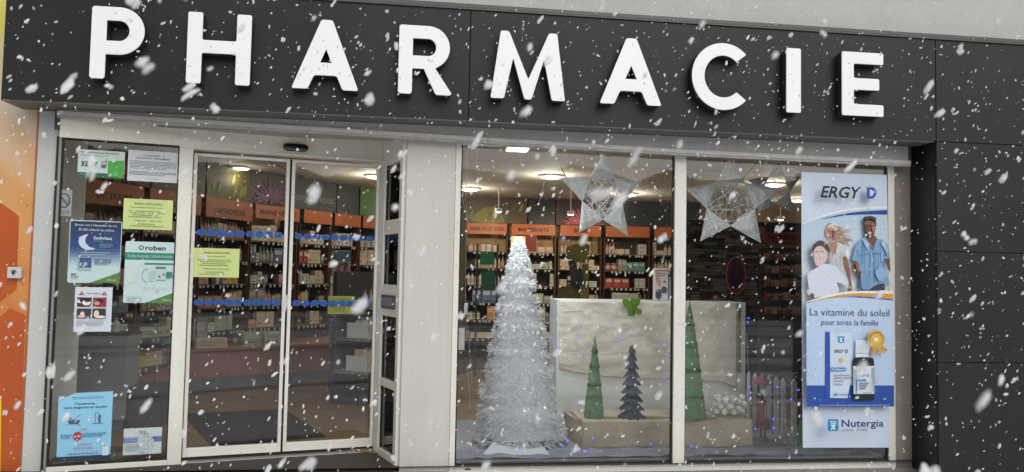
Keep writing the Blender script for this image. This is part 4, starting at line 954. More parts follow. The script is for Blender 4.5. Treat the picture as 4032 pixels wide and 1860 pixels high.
# red hanging figure
RY = .62; fxx, fz = atY(3005, 1500, RY)
fg = empty('santa_ornament', (fxx, RY, FL), 'slim red Christmas figure with a wide red hat in front of the picket fence', 'ornament')
M_or = mat('ornament_red', (.30, .045, .05), .6, .12, 20)
Zp = lambda v: atY(3005, v, RY)[1]
b = MB(); b.lathe([(.075, Zp(1512)), (.078, Zp(1504)), (.03, Zp(1492)), (.008, Zp(1478)), (.003, Zp(1468))], fxx-.0, RY, 20); b.build('hat', M_or, fg, smooth=True)
b = MB(); b.ball((fxx, RY, Zp(1526)), .026, 12, 8, sq=(1, 1, 1.1)); b.build('head', mat('ornament_skin', (.45, .30, .24), .7, .05), fg, smooth=True)
b = MB(); b.lathe([(.010, Zp(1575)), (.03, Zp(1548)), (.026, Zp(1530))], fxx+.006, RY-.012, 10); b.build('beard', M_white, fg, smooth=True)
b = MB(); b.lathe([(.034, Zp(1565)), (.040, Zp(1556)), (.034, Zp(1548))], fxx-.02, RY+.004, 12); b.build('scarf', mat('ornament_green', (.05, .12, .07), .8, .1), fg, smooth=True)
b = MB(); b.lathe([(.062, Zp(1688)), (.055, Zp(1650)), (.034, Zp(1645)), (.028, Zp(1600)), (.02, Zp(1562))], fxx, RY, 18); b.build('robe', M_or, fg, smooth=True)
for sgn in (-1, 1): b = MB(); b.tube([(fxx+sgn*.018, RY, Zp(1688)), (fxx+sgn*.018, RY, FL+.03), (fxx+sgn*.018, RY-.03, FL+.012)], [.008, .008, .01], 7); b.build('leg', M_dark, fg)
b = MB(); lx = fxx+.012
for k in (-1, 1): b.box(lx+k*.014-.002, lx+k*.014+.002, RY-.045, RY-.041, Zp(1645), Zp(1595))
for k in range(5): b.box(lx-.012, lx+.012, RY-.046, RY-.0455, Zp(1640-k*9)-.002, Zp(1640-k*9)+.002)
b.build('ladder', M_white, fg)
# foot care box on the crate, yellow display, green packs
PY = 1.05
def flatbox(name, c0, c1, y, dp, col, label, cat, draw=None):
    pl = Pl(0, y); (xa, za), (xb, zb) = pl.px(*c0), pl.px(*c1); b = MB(); b.box(xa, xb, y, y+dp, zb, za)
    o = b.build(name, mat('pk_'+name+col, tuple(min(.8, c*1.15) for c in lin(col)), .45, .06, 10), bevel=.002); tag(o, label, cat)
    if draw: sh = Sheet(pl, -.0008); sh.X = lambda f: xa+(xb-xa)*f; sh.Z = lambda f: za-(za-zb)*f; sh.W = xb-xa; sh.H = za-zb; draw(sh); sh.mb.build('print', None, o)
    return o
def d_foot(s):
    s.rect(s.X(.05), s.Z(.10), s.X(.95), s.Z(.06), 'C05048'); s.greek(s.X(.3), s.X(.9), s.Z(.18), s.H*.03, '5A5550', 2, s.H*.07)
    s.poly(catmull([(s.X(.1), s.Z(.1)), (s.X(.3), s.Z(.12)), (s.X(.4), s.Z(.38)), (s.X(.5), s.Z(.52)), (s.X(.3), s.Z(.56)), (s.X(.12), s.Z(.4))], 4), 'B08C7E', False)
    s.disc((s.X(.3), s.Z(.82)), s.W*.22, s.H*.17, '3A4350'); s.disc((s.X(.7), s.Z(.68)), s.W*.22, s.H*.11, '55504A'); s.disc((s.X(.72), s.Z(.42)), s.W*.09, s.H*.04, 'B84A44')
pk = flatbox('foot_care_box', (2577, 1056), (2630, 1183), PY, .04, 'C9C8C6', 'white foot care box standing on the paper covered crate', 'product box', d_foot)
b = MB(); p0 = atY(2604, 1054, PY); p1 = atY(2622, 985, PY); b.add([(p0[0]-.008, PY+.01, p0[1]+.001), (p0[0]+.008, PY+.01, p0[1]+.001), (p1[0]+.008, PY+.01, p1[1]), (p1[0]-.008, PY+.01, p1[1]), (p0[0]-.008, PY+.013, p0[1]+.001), (p0[0]+.008, PY+.013, p0[1]+.001), (p1[0]+.008, PY+.013, p1[1]), (p1[0]-.008, PY+.013, p1[1])], [(0, 1, 2, 3), (7, 6, 5, 4), (0, 3, 7, 4), (1, 5, 6, 2), (3, 2, 6, 7)])
b.build('hang_strip', mat('strip_grey', (.4, .4, .4), .5, .4, 120), pk)
flatbox('foot_care_box', (2634, 1090), (2646, 1183), PY+.03, .04, 'A9A9A7', 'white box half hidden by the mullion beside the foot care box', 'product box')
YP = Pl(0, 3.0)
ys = empty('yellow_display', (YP.px(2290, 1170)[0], 3.0, FL), 'olive yellow display stand with a dark bag above the crate', 'display stand')
M_yel = mat('display_yellow', (.30, .215, .03), .5, .1, 5)
P_ = lambda pts: [YP.px(*p) for p in pts]
b = MB(YP.pt); b.prism(P_(catmull([(2240, 968), (2316, 962), (2320, 1000), (2320, 1030), (2300, 1038), (2260, 1030), (2232, 1000)], 4))[::-1], 0, .03); b.build('top_card', M_yel, ys)
b = MB(YP.pt); b.prism(P_([(2292, 1040), (2318, 1040), (2320, 1180), (2288, 1180)])[::-1], .002, .028); b.build('column', M_yel, ys)
b = MB(YP.pt); b.prism(P_([(2210, 1128), (2286, 1128), (2286, 1300), (2210, 1300)])[::-1], .0, .15); b.build('base', mat('display_olive', (.15, .12, .03), .6, .3, 12), ys)
b = MB(YP.pt); b.prism(P_(catmull([(2236, 1030), (2262, 1035), (2268, 1062), (2282, 1058), (2288, 1110), (2280, 1126), (2248, 1124), (2244, 1080)], 5))[::-1], -.08, -.02); b.build('bag', mat('bag_dark', (.05, .052, .055), .6, .2, 12), ys, bevel=.01)
zf = YP.px(2250, 1300)[1]
b = MB(YP.pt); b.box(YP.px(2225, 1300)[0], YP.px(2275, 1300)[0], .03, .12, FL, zf); b.build('foot', M_dark, ys)
flatbox('green_pack', (1892, 992), (1947, 1043), 4.6, .05, '1E6E48', 'upper of the two plain dark green panels left of the feather tree', 'panel'); flatbox('green_pack', (1897, 1069), (1949, 1140), 4.6, .05, '1E5F42', 'lower of the two plain dark green panels left of the feather tree', 'panel')
flatbox('red_pack', (2072, 926), (2112, 992), 5.9, .05, '5E1512', 'bright red carton under the MATERNITE sign', 'carton')
flatbox('photo_box', (2014, 930), (2068, 990), 5.9, .05, 'D9B892', 'large cream carton under the MATERNITE sign', 'carton')
for c0, c1, y in (((1892, 992), (1947, 1043), 4.6),): 
    pl = Pl(0, 4.65); xa_, _ = pl.px(1880, 1000); xb_, _ = pl.px(1960, 1000)
    b = MB(); 
    for x in (xa_, xb_): b.box(x-.012, x+.012, 4.66, 4.70, FL, 1.9)
    for z in (.5, .9, 1.15, 1.30, 1.55): b.box(xa_, xb_, 4.655, 4.66, z, z+.01)
    o = b.build('rack', M_dark); tag(o, 'thin dark rack holding the two green panels', 'rack')
# bow
bp = empty('ribbon_bow', (atY(2485, 1200, .90)[0], .9, atY(2485, 1200, .9)[1]), 'bright green ribbon bow pinned to the top edge of the crate', 'bow')
M_bow = mat('bow_green', (.13, .27, .02), .35, .15, 20)
for k, pts in enumerate(([(2468, 1184), (2484, 1176), (2508, 1186), (2506, 1214), (2498, 1240), (2482, 1244), (2474, 1222), (2462, 1206)], [(2485, 1192), (2462, 1176), (2450, 1182), (2455, 1204), (2470, 1214)], [(2485, 1192), (2512, 1172), (2520, 1176), (2518, 1196), (2504, 1206)], [(2486, 1196), (2494, 1182), (2502, 1186), (2498, 1202)], [(2478, 1200), (2492, 1204), (2488, 1232), (2480, 1246), (2470, 1238), (2472, 1215)], [(2490, 1202), (2508, 1214), (2526, 1222), (2520, 1240), (2506, 1236), (2496, 1224)])):
    y = .90-.006*k; b = MB(); P2 = [atY(u, v, y) for u, v in catmull(pts, 4)]
    b.prism(P2[::-1] if k != 9 else P2, y-.012, y-.008); b.build('loop' if k < 3 else 'ribbon_tail', M_bow, bp)
# shiny red and paper bits on top of the crate
cr = MB(); c_ = atY(2820, 1172, 1.05); cr.ball((c_[0], 1.05, c_[1]), .022, 12, 8, sq=(1.3, 1, .9)); o = cr.build('red_bauble', M_or, smooth=True); tag(o, 'dark red bauble lying on the crate top right of the cone tree', 'bauble')

# ------------------------------------------------------------------ woven stars
def star(center, tips, y, name_label, inner_k=.50, n_in=58, seed=1, hang_v=600, thin=1.):
    r = random.Random(seed); Zs = lambda p: Vector((atY(p[0], p[1], y)[0], y, atY(p[0], p[1], y)[1]))
    C = Zs(center); Tp = [Zs(p) for p in tips]; inn = []
    for i in range(5):
        A, B = Tp[i], Tp[(i+1) % 5]; m = (A+B)/2; inn.append(C+(m-C)*inner_k/.81*1.0)
    t = empty('woven_star', tuple(C), name_label, 'star', 'silver woven stars hanging in the window')
    for i in range(5):
        a, c, tip = inn[i-1], inn[i], Tp[i]; b = MB(); fr_ = Vector((0, -.012, 0)); mid = (a+c)/2*.5+tip*.5; mid += Vector((0, -.02, 0)); mb_ = (a+c)/2*.5+tip*.5+Vector((0, .02, 0))
        mt_ = star.m
        b.add([tuple(a), tuple(tip), tuple(c), tuple(mid), tuple(mb_)], [(0, 3, 1), (3, 2, 1), (0, 2, 3), (0, 1, 4), (4, 1, 2), (0, 4, 2)]); b.build('wrapped_tip', mt_, t)
        b = MB(); b.tube([tuple(a), tuple(tip), tuple(c)], .0035, 5)
        for k in range(26):
            f1, f2 = r.random()**1.3, r.random()**1.3; off = Vector((0, -.008-.016*r.random(), 0))
            p = a.lerp(tip, f1)+Vector((0, -.003, 0)); q = c.lerp(tip, f2)+Vector((0, -.003, 0)); m_ = (p+q)/2+off; b.tube([tuple(p), tuple(m_), tuple(q)], .0013*thin, 3)
        b.build('tip_thread', M_silver, t)
    b = MB()
    for k in range(n_in):
        i, j = r.sample(range(5), 2); p = inn[i].lerp(inn[(i+1) % 5], r.random()); q = inn[j].lerp(inn[(j+1) % 5], r.random()); o_ = Vector((0, r.uniform(-.02, .02), 0)); b.tube([tuple(p), tuple((p+q)/2+o_*.4), tuple(q)], .0015*thin, 3)
    b.build('centre_thread', M_silver, t)
    b = MB(); b.tube([tuple(inn[i]) for i in range(5)]+[tuple(inn[0])], .0035, 5); b.build('centre_ring', M_silver, t)
    b = MB(); b.tube([tuple(Tp[0]), (Tp[0].x, y, 2.6)], .0012, 4); b.build('hanging_thread', M_silver, t)
    return t
def thread_mat():
    m = bpy.data.materials.new('woven_silver'); m.use_nodes = True; t = m.node_tree; p = t.nodes['Principled BSDF']; tc = t.nodes.new('ShaderNodeTexCoord')
    v = t.nodes.new('ShaderNodeTexVoronoi'); v.feature = 'DISTANCE_TO_EDGE'; v.inputs['Scale'].default_value = 75; n = t.nodes.new('ShaderNodeTexNoise'); n.inputs['Scale'].default_value = 110
    t.links.new(tc.outputs['Object'], v.inputs['Vector']); t.links.new(tc.outputs['Object'], n.inputs['Vector'])
    r = t.nodes.new('ShaderNodeValToRGB'); r.color_ramp.elements[0].position = .0; r.color_ramp.elements[0].color = (.92, .94, .96, 1); r.color_ramp.elements[1].position = .30; r.color_ramp.elements[1].color = (.50, .52, .54, 1)
    t.links.new(v.outputs['Distance'], r.inputs[0]); mx = t.nodes.new('ShaderNodeMixRGB'); mx.blend_type = 'OVERLAY'; mx.inputs[0].default_value = .5; t.links.new(r.outputs[0], mx.inputs[1]); t.links.new(n.outputs['Fac'], mx.inputs[2]); t.links.new(mx.outputs[0], p.inputs['Base Color'])
    p.inputs['Roughness'].default_value = .4; p.inputs['Metallic'].default_value = .1
    bm = t.nodes.new('ShaderNodeBump'); bm.inputs['Strength'].default_value = .6; bm.inputs['Distance'].default_value = .004; t.links.new(v.outputs['Distance'], bm.inputs['Height']); t.links.new(bm.outputs[0], p.inputs['Normal']); return m
star.m = thread_mat()
star((2372, 768), [(2378, 604), (2525, 713), (2472, 930), (2281, 916), (2208, 702)], .28, 'large silver woven star hanging in the left pane', seed=2)
star((2874, 785), [(2874, 622), (3066, 742), (2996, 957), (2758, 950), (2698, 742)], .28, 'large silver woven star hanging just right of the mullion', seed=4, n_in=74)
star((3058, 740), [(3064, 632), (3152, 697), (3120, 838), (2982, 840), (2945, 708)], .62, 'smaller faint woven star hanging behind the banner edge', seed=6, n_in=26)

# ------------------------------------------------------------------ icicle lights and blue lights
M_wire = mat('clear_wire', (.36, .37, .37), .4, .05); M_bulb = mat('clear_bulb', (.75, .76, .76), .15, 0, emis=.8)
def strand(paths, bulbs, y, label, wr=.0018, br=.0065, bm=None, wm=None, name='icicle_lights', cat='string lights', group=None):
    t = empty(name, (atY(*paths[0][0], y)[0], y, atY(*paths[0][0], y)[1]), label, cat, group)
    b = MB()
    for p in paths:
        pts = catmull([(atY(u, v, y)[0], y+rnd.uniform(-.01, .01), atY(u, v, y)[1]) for u, v in p], 5, False); b.tube(pts, wr, 4)
    b.build('wire', wm or M_wire, t)
    for u, v in bulbs: x, z = atY(u, v, y); b = MB(); b.ball((x, y-.004, z), br, 8, 5); b.build('bulb', bm or M_bulb, t, smooth=True)
    return t
c1 = lambda pts: [(1780+x/2.829, 540+y_/2.829) for x, y_ in pts]
strand([c1([(160, 60), (165, 500), (150, 700), (175, 880), (150, 1060)]), c1([(130, 560), (120, 700), (150, 830), (180, 1000)]), c1([(285, 100), (275, 330), (310, 380), (290, 540), (305, 590), (250, 620)]), c1([(160, 1060), (150, 1700), (160, 2200)])],
       c1([(190, 110), (280, 330), (283, 540), (133, 565), (142, 830), (155, 1050), (110, 1095)]), .10, 'bundle of clear icicle lights at the left edge of the left pane')
strand([c1([(160, 2560), (185, 2700), (200, 2990)]), [(1845, 1290), (1850, 1400), (1862, 1560), (1872, 1640), (1880, 1760)]], [(1842, 1262)], .10, 'thin clear cable hanging down left of the feather tree', name='light_cable', cat='cable')
x, z = atY(1834, 1212, .10); b = MB(); b.box(x-.012, x+.012, .09, .105, z-.05, z+.03); o = b.build('cable_switch', M_white, bevel=.004); tag(o, 'small white switch hanging on the clear cable left of the tree', 'switch')
strand([c1([(740, 120), (760, 240), (770, 300)])], c1([(762, 130)]), .12, 'short icicle strand below the strip light')
strand([c1([(1025, 340), (1030, 470), (990, 660), (960, 745), (920, 760)])], c1([(1020, 375), (985, 640), (962, 748)]), .12, 'icicle strand crossing the bright ceiling lamp')
strand([c1([(1095, 120), (1030, 190)]), c1([(1870, 165), (1740, 230)]), c1([(2075, 180), (2085, 230)])], c1([(955, 135), (1255, 150), (1490, 150)]), .12, 'dark wire ends and bulbs along the top of the left pane', wm=M_black)
strand([c1([(2110, 300), (2120, 360), (2070, 440), (2090, 500)]), c1([(1455, 340), (1490, 420)])], c1([(2122, 362), (1460, 340)]), .12, 'curled icicle strand right of the left star')
strand([c1([(2365, 200), (2370, 420), (2385, 600), (2330, 690), (2340, 760)])], c1([(2390, 410), (2318, 657)]), .12, 'long icicle strand near the mullion in the left pane')
c3 = lambda pts: [(2640+x/2.582, 560+y_/2.582) for x, y_ in pts]
strand([c3([(300, 140), (260, 200), (300, 290), (310, 370), (240, 410)])], c3([(318, 150), (308, 290)]), .12, 'curled icicle strand left of the right star')
strand([c3([(515, 170), (525, 250), (510, 340)])], c3([(512, 333), (527, 507)]), .12, 'short icicle strand touching the tip of the right star')
strand([c3([(880, 165), (890, 270), (940, 300), (935, 400)]), c3([(905, 165), (912, 230)])], c3([(880, 175), (882, 285), (902, 338)]), .12, 'icicle strand left of the small faint star')
strand([[(3222, 640), (3222, 676)], [(3295, 640), (3295, 676)]], [(3222, 650), (3295, 655)], .12, 'two short icicle strands above the banner')
M_blue = mat('led_blue', (.1, .1, .9), .3, 0, emis=3.5, ecol=(.08, .08, 1)); 
c6 = lambda pts: [(1780+x*.5725, 1180+y_*.5725) for x, y_ in pts]
fl_pts = c6([(90, 1097), (142, 1090), (178, 1070), (240, 1050), (262, 1040), (448, 1030), (515, 1060), (590, 1050), (655, 1050), (662, 1062), (695, 1100), (760, 1005), (850, 1050), (852, 1080), (920, 1045), (795, 970)])
strand([[p for p in c6([(30, 1060), (90, 1100), (178, 1080), (262, 1050), (360, 1080), (448, 1040), (515, 1070), (655, 1060), (760, 1090), (850, 1070), (920, 1050)])]], fl_pts, .24, 'blue LED string lying on the window floor under the feather tree', br=.0075, bm=M_blue, name='blue_light_string')
strand([c6([(680, 200), (690, 330), (715, 400), (695, 490), (700, 620)])], c6([(682, 258), (702, 322), (716, 392), (690, 484)]), .70, 'blue LED string hanging between tree and crate', br=.007, bm=M_blue, name='blue_light_string')
strand([c6([(740, 180), (885, 180), (862, 258), (1000, 300), (1160, 282), (1258, 240), (1400, 280), (1460, 310)]), c6([(862, 258), (865, 380)]), c6([(1460, 312), (1465, 535)])], c6([(885, 180), (862, 258), (1258, 240), (1162, 283), (1457, 310), (865, 378), (1498, 382), (1465, 533)]), .90, 'blue LED string draped over the beige paper crate', br=.0065, bm=M_blue, name='blue_light_string')
strand([c6([(900, 930), (968, 950), (1100, 1000), (1365, 995), (1350, 1060), (1330, 1115)])], c6([(968, 955), (1365, 995), (1352, 1058), (1330, 1116)])+[(2722, 1758), (2912, 1772), (2721, 1797), (2894, 1720)], .36, 'blue LED string laid across the front of the kraft box', br=.0065, bm=M_blue, name='blue_light_string')
c5 = lambda pts: [(2640+x/2.582, 1400+y_/2.582) for x, y_ in pts]
strand([c5([(780, -220), (790, 200), (810, 380), (870, 600), (865, 745)]), c5([(1300, 330), (1200, 440), (1090, 320), (1040, 640), (1045, 740)])], [(2946, 1253), (2944, 1270)]+c5([(797, 313), (812, 380), (1085, 322), (1300, 350), (1222, 445), (1045, 645), (1047, 735), (863, 745), (1135, 1000)]), .58, 'blue LED string trailing over the picket fence', br=.0075, bm=M_blue, name='blue_light_string')
# gauze snow on the window floor
from mathutils import noise as mn
b = MB(); nx_, ny_ = 70, 24; vs = []
for j in range(ny_+1):
    for i in range(nx_+1): x = .36+3.2*i/nx_; y = .07+.28*j/ny_; vs.append((x, y, FL+.012+.035*abs(mn.noise(Vector((x*5, y*9, 1))))+.01*mn.noise(Vector((x*22, y*22, 4)))))
b.add(vs, [(j*(nx_+1)+i, j*(nx_+1)+i+1, (j+1)*(nx_+1)+i+1, (j+1)*(nx_+1)+i) for j in range(ny_) for i in range(nx_)])
o = b.build('snow_gauze', mat('gauze', (.20, .205, .25), .9, .25, 9), smooth=True); tag(o, 'crumpled greyish white gauze laid along the window floor', 'gauze', kind='stuff')
b = MB(); a = atY(1890, 1812, .3); c = atY(2150, 1812, .3); b.add([(a[0], .16, FL+.02), (c[0], .16, FL+.02), (c[0]-.05, .4, FL+.075), (a[0]+.12, .4, FL+.075), (a[0], .16, FL+.012), (c[0], .16, FL+.012)], [(0, 1, 2, 3), (4, 5, 1, 0)]); o = b.build('tree_foot_card', mat('card_white', (.5, .51, .55), .6, .05)); tag(o, 'pale folded card lying in front of the feather tree foot', 'card')
x0, z1 = atY(1806, 1292, .06); x1, z0 = atY(1828, 1378, .06); b = MB(); b.box(x0, x1, .055, .07, z0, z1); o = b.build('wall_trunking', M_white); tag(o, 'short white plastic strip at the left edge of the left pane', 'plastic strip')

# ------------------------------------------------------------------ papers on the panes
PD = .0105   # on the outer face of the fixed pane
def d_card(s):
    s.rect(s.X(0), s.Z(1), s.X(1), s.Z(.83), '1E5A3E'); s.poly([(s.X(.64), s.Z(.92)), (s.X(.99), s.Z(.97)), (s.X(.99), s.Z(.32)), (s.X(.64), s.Z(.37))], '3C9C3C', False)
    s.text('Pour connaitre la Pharmacie', s.X(.05), s.X(.88), s.Z(.12), s.H*.06, '23433A', .01); s.text('de garde la plus proche', s.X(.05), s.X(.66), s.Z(.22), s.H*.05, '5C7A72')
    s.text('32 37', s.X(.07), s.X(.42), s.Z(.60), s.H*.17, '1E2A2A', .03)
    s.line((s.X(.50), s.Z(.62)), (s.X(.52), s.Z(.40)), .003, '2A3838'); s.line((s.X(.59), s.Z(.64)), (s.X(.61), s.Z(.41)), .003, '2A3838'); s.line((s.X(.50), s.Z(.62)), (s.X(.59), s.Z(.64)), .003, '2A3838'); s.line((s.X(.52), s.Z(.41)), (s.X(.61), s.Z(.41)), .003, '2A3838'); s.line((s.X(.60), s.Z(.41)), (s.X(.61), s.Z(.31)), .004, '2A3838')
    s.rect(s.X(.525), s.Z(.60), s.X(.585), s.Z(.52), '2A3838'); s.ring((s.X(.81), s.Z(.83)), .012, .012, .003, 'A9D3A6'); s.text('Pharmacie', s.X(.06), s.X(.28), s.Z(.92), s.H*.045, '9FC4B4')
post_on(DR, PD, 'info_card', (309, 587), (488, 706), 'B7C6C2', 'white and green card with 32 37 at the top of the left pane', 'card', d_card)
def d_cond(s):
    s.text('CONDITIONS', s.X(.30), s.X(.72), s.Z(.18), s.H*.055, '3A3C40', .015); s.text('DE STATIONNEMENT', s.X(.16), s.X(.86), s.Z(.27), s.H*.055, '3A3C40', .015)
    s.greek(s.X(.04), s.X(.97), s.Z(.36), s.H*.018, '63666C', 6, s.H*.047); s.greek(s.X(.04), s.X(.97), s.Z(.70), s.H*.018, '63666C', 3, s.H*.047); s.text('La Direction', s.X(.36), s.X(.64), s.Z(.92), s.H*.035, '55585E')
post_on(DR, PD, 'notice', (506, 590), (698, 722), 'BFC3C7', 'white parking conditions notice at the top right of the left pane', 'notice', d_cond)
def d_covid(s):
    s.text('Epidémie CORONAVIRUS', s.X(.22), s.X(.78), s.Z(.17), s.H*.05, '4A5638', .02); s.line((s.X(.22), s.Z(.185)), (s.X(.78), s.Z(.185)), .0015, '4A5638')
    for k, (a, c) in enumerate(((.14, .86), (.08, .92), (.14, .88), (.2, .8), (.1, .9))): s.greek(s.X(a), s.X(c), s.Z((.29, .41, .47, .54, .60)[k]), s.H*.018, '5E6A48', 1, .01)
    s.text('1 patient sort = 1 patient entre', s.X(.22), s.X(.78), s.Z(.73), s.H*.045, '4F5B3C', .01); s.greek(s.X(.28), s.X(.72), s.Z(.83), s.H*.018, '5E6A48', 1, .01); s.greek(s.X(.14), s.X(.86), s.Z(.90), s.H*.018, '5E6A48', 1, .01)
post_on(DR, PD, 'notice', (488, 781), (677, 908), 'BCCB84', 'yellow green coronavirus notice on the left fixed pane', 'notice', d_covid)
post_on(DR, .072+.0125, 'notice', (763, 976), (940, 1094), 'BCCB84', 'yellow green coronavirus notice on the left sliding door', 'notice', d_covid)
post_on(DR, .098, 'notice', (1293, 1166), (1396, 1237), '9FA548', 'olive yellow notice behind the blue markers of the right door', 'notice', d_covid)
def rr_outline(x0, z0, x1, z1, r): return rnd_poly([(x0, z0), (x1, z0), (x1, z1), (x0, z1)], r)
def shaped(name, c0, c1, base, label, cat, draw, cut):
    sh = Sheet(DR, PD); (x0, z1), (x1, z0) = sh.uv(*c0), sh.uv(*c1); sh.W = x1-x0; sh.H = z1-z0; sh.X = lambda f: x0+sh.W*f; sh.Z = lambda f: z1-sh.H*f; draw(sh)
    pts = rnd_poly([(x0, sh.Z(.94)), (x0+.001, z0), (sh.X(.42), z0), (x1, sh.Z(cut)), (x1, z1), (x0, z1)], .012)
    g = Sheet(DR, PD+.0013); g.finish('green_corner', [(sh.X(.43), sh.Z(1.0)), (x1, sh.Z(1.0)), (x1, sh.Z(cut)), (sh.X(.5), sh.Z(.97))], '4A7A38', None, None, px=False)
    gc = bpy.context.scene.objects['green_corner' if 'green_corner.001' not in bpy.data.objects else 'green_corner.001']
    gc.name = 'corner_flap'
    tx = Sheet(DR, PD-.0008); tx.text('Arkopharma' if False else 'Alvera', sh.X(.74), sh.X(.93), sh.Z(.965), sh.H*.035, 'B9D0B0', shear=.3)
    o = sh.finish(name, pts, base, label, cat, px=False); gc.parent = o; tx.mb.build('print', None, o); return o
def d_sed(s):
    n = 22
    ds = s.lay()
    for k in range(n):
        f = k/n; t = min(1, max(0, (f-.35)/.4)); t = t*t*(3-2*t); c = tuple(a*(1-t)+b_*t for a, b_ in zip((34, 62, 112), (178, 200, 204))); c = tuple(a*(.62+.38*min(1, f/.3)) for a in c) if f < .3 else c
        if f > .70: break
        s.rect(s.X(.015), s.Z((k+1)/n), s.X(.985), s.Z(max(k/n, .015)), '%02X%02X%02X' % tuple(int(q) for q in c), ds)
    s.text("Bonne nuit à l'ensemble de vos", s.X(.10), s.X(.90), s.Z(.09), s.H*.036, 'B9C2CE', .01); s.text('50 000 milliards de cellules.', s.X(.17), s.X(.86), s.Z(.165), s.H*.036, 'B9C2CE', .01)
    out = [(s.X(.35), s.Z(.22)), (s.X(.22), s.Z(.26)), (s.X(.18), s.Z(.33)), (s.X(.22), s.Z(.42)), (s.X(.36), s.Z(.475)), (s.X(.50), s.Z(.45)), (s.X(.38), s.Z(.42)), (s.X(.31), s.Z(.35)), (s.X(.31), s.Z(.28))]
    s.poly(catmull(out, 5), 'B7C4D4', False)
    s.text('Sedivitax', s.X(.46), s.X(.82), s.Z(.30), s.H*.05, 'C3CCD6', .02); s.text('PredNight', s.X(.46), s.X(.66), s.Z(.335), s.H*.022, '5FA3A8')
    s.greek(s.X(.58), s.X(.84), s.Z(.375), s.H*.008, '8A9AB5', 3, s.H*.025); s.greek(s.X(.24), s.X(.78), s.Z(.52), s.H*.010, '9FB0C6', 2, s.H*.03)
    s.poly([(s.X(.21), s.Z(.80)), (s.X(.44), s.Z(.785)), (s.X(.44), s.Z(.60)), (s.X(.22), s.Z(.60))], '33507A', False); s.poly([(s.X(.175), s.Z(.78)), (s.X(.21), s.Z(.80)), (s.X(.22), s.Z(.60)), (s.X(.19), s.Z(.62))], '8FA3B0', False); s.disc((s.X(.33), s.Z(.70)), .012, .014, '93A9C4'); s.rect(s.X(.21), s.Z(.795), s.X(.44), s.Z(.76), '9DB0B8')
    s.greek(s.X(.50), s.X(.82), s.Z(.625), s.H*.012, '54708C', 4, s.H*.025); s.disc((s.X(.09), s.Z(.865)), .006, .006, '47545A'); s.disc((s.X(.14), s.Z(.865)), .006, .006, '47545A'); s.greek(s.X(.07), s.X(.22), s.Z(.90), s.H*.008, '5C6C70', 2, s.H*.025)
shaped('poster', (276, 866), (471, 1116), 'B2C8CB', 'dark blue poster with a crescent moon in the left pane', 'poster', d_sed, .82)
def d_oro(s):
    s.rect(s.X(.0), s.Z(.30), s.X(1), s.Z(.18), '2C7A66'); s.text('roben', s.X(.38), s.X(.78), s.Z(.135), s.H*.075, '26343A', .03); s.ring((s.X(.305), s.Z(.10)), s.W*.05, s.H*.038, .006, '26343A')
    s.text('Soulage les gorges, restaure le sourire', s.X(.05), s.X(.92), s.Z(.255), s.H*.05, 'B5D2C8'); s.rect(s.X(.38), s.Z(.375), s.X(1), s.Z(.345), '3C8070')
    face = [(s.X(.03), s.Z(.40)), (s.X(.22), s.Z(.42)), (s.X(.30), s.Z(.47)), (s.X(.22), s.Z(.53)), (s.X(.28), s.Z(.56)), (s.X(.22), s.Z(.60)), (s.X(.24), s.Z(.66)), (s.X(.10), s.Z(.68)), (s.X(.02), s.Z(.75))]
    s.poly(face, 'BCC9C4', False)
    for k in range(12): a = PI/2+PI*k/11; s.disc((s.X(.44)+.032*math.cos(a), s.Z(.55)+.045*math.sin(a)), .0045, .003, '5E8C84', 8)
    s.rect(s.X(.48), s.Z(.64), s.X(.56), s.Z(.48), 'A3B9B4'); s.rect(s.X(.60), s.Z(.62), s.X(.80), s.Z(.42), 'A9C4BE'); s.rect(s.X(.60), s.Z(.44), s.X(.80), s.Z(.41), '47665F'); s.disc((s.X(.68), s.Z(.57)), .008, .009, '5E7A78'); s.disc((s.X(.76), s.Z(.53)), .008, .009, 'A06A60'); s.rect(s.X(.81), s.Z(.58), s.X(.93), s.Z(.49), '2F7768')
    for f in (.40, .57, .76): s.ring((s.X(f), s.Z(.76)), .0075, .0075, .002, '78908C'); s.greek(s.X(f+.04), s.X(f+.12), s.Z(.765), .002, '90A4A0', 2, .005)
    s.greek(s.X(.07), s.X(.36), s.Z(.91), s.H*.008, '7C8C8C', 4, s.H*.022)
shaped('poster', (495, 950), (688, 1194), 'B6CCCC', 'white poster with a green Oroben band in the left pane', 'poster', d_oro, .82)
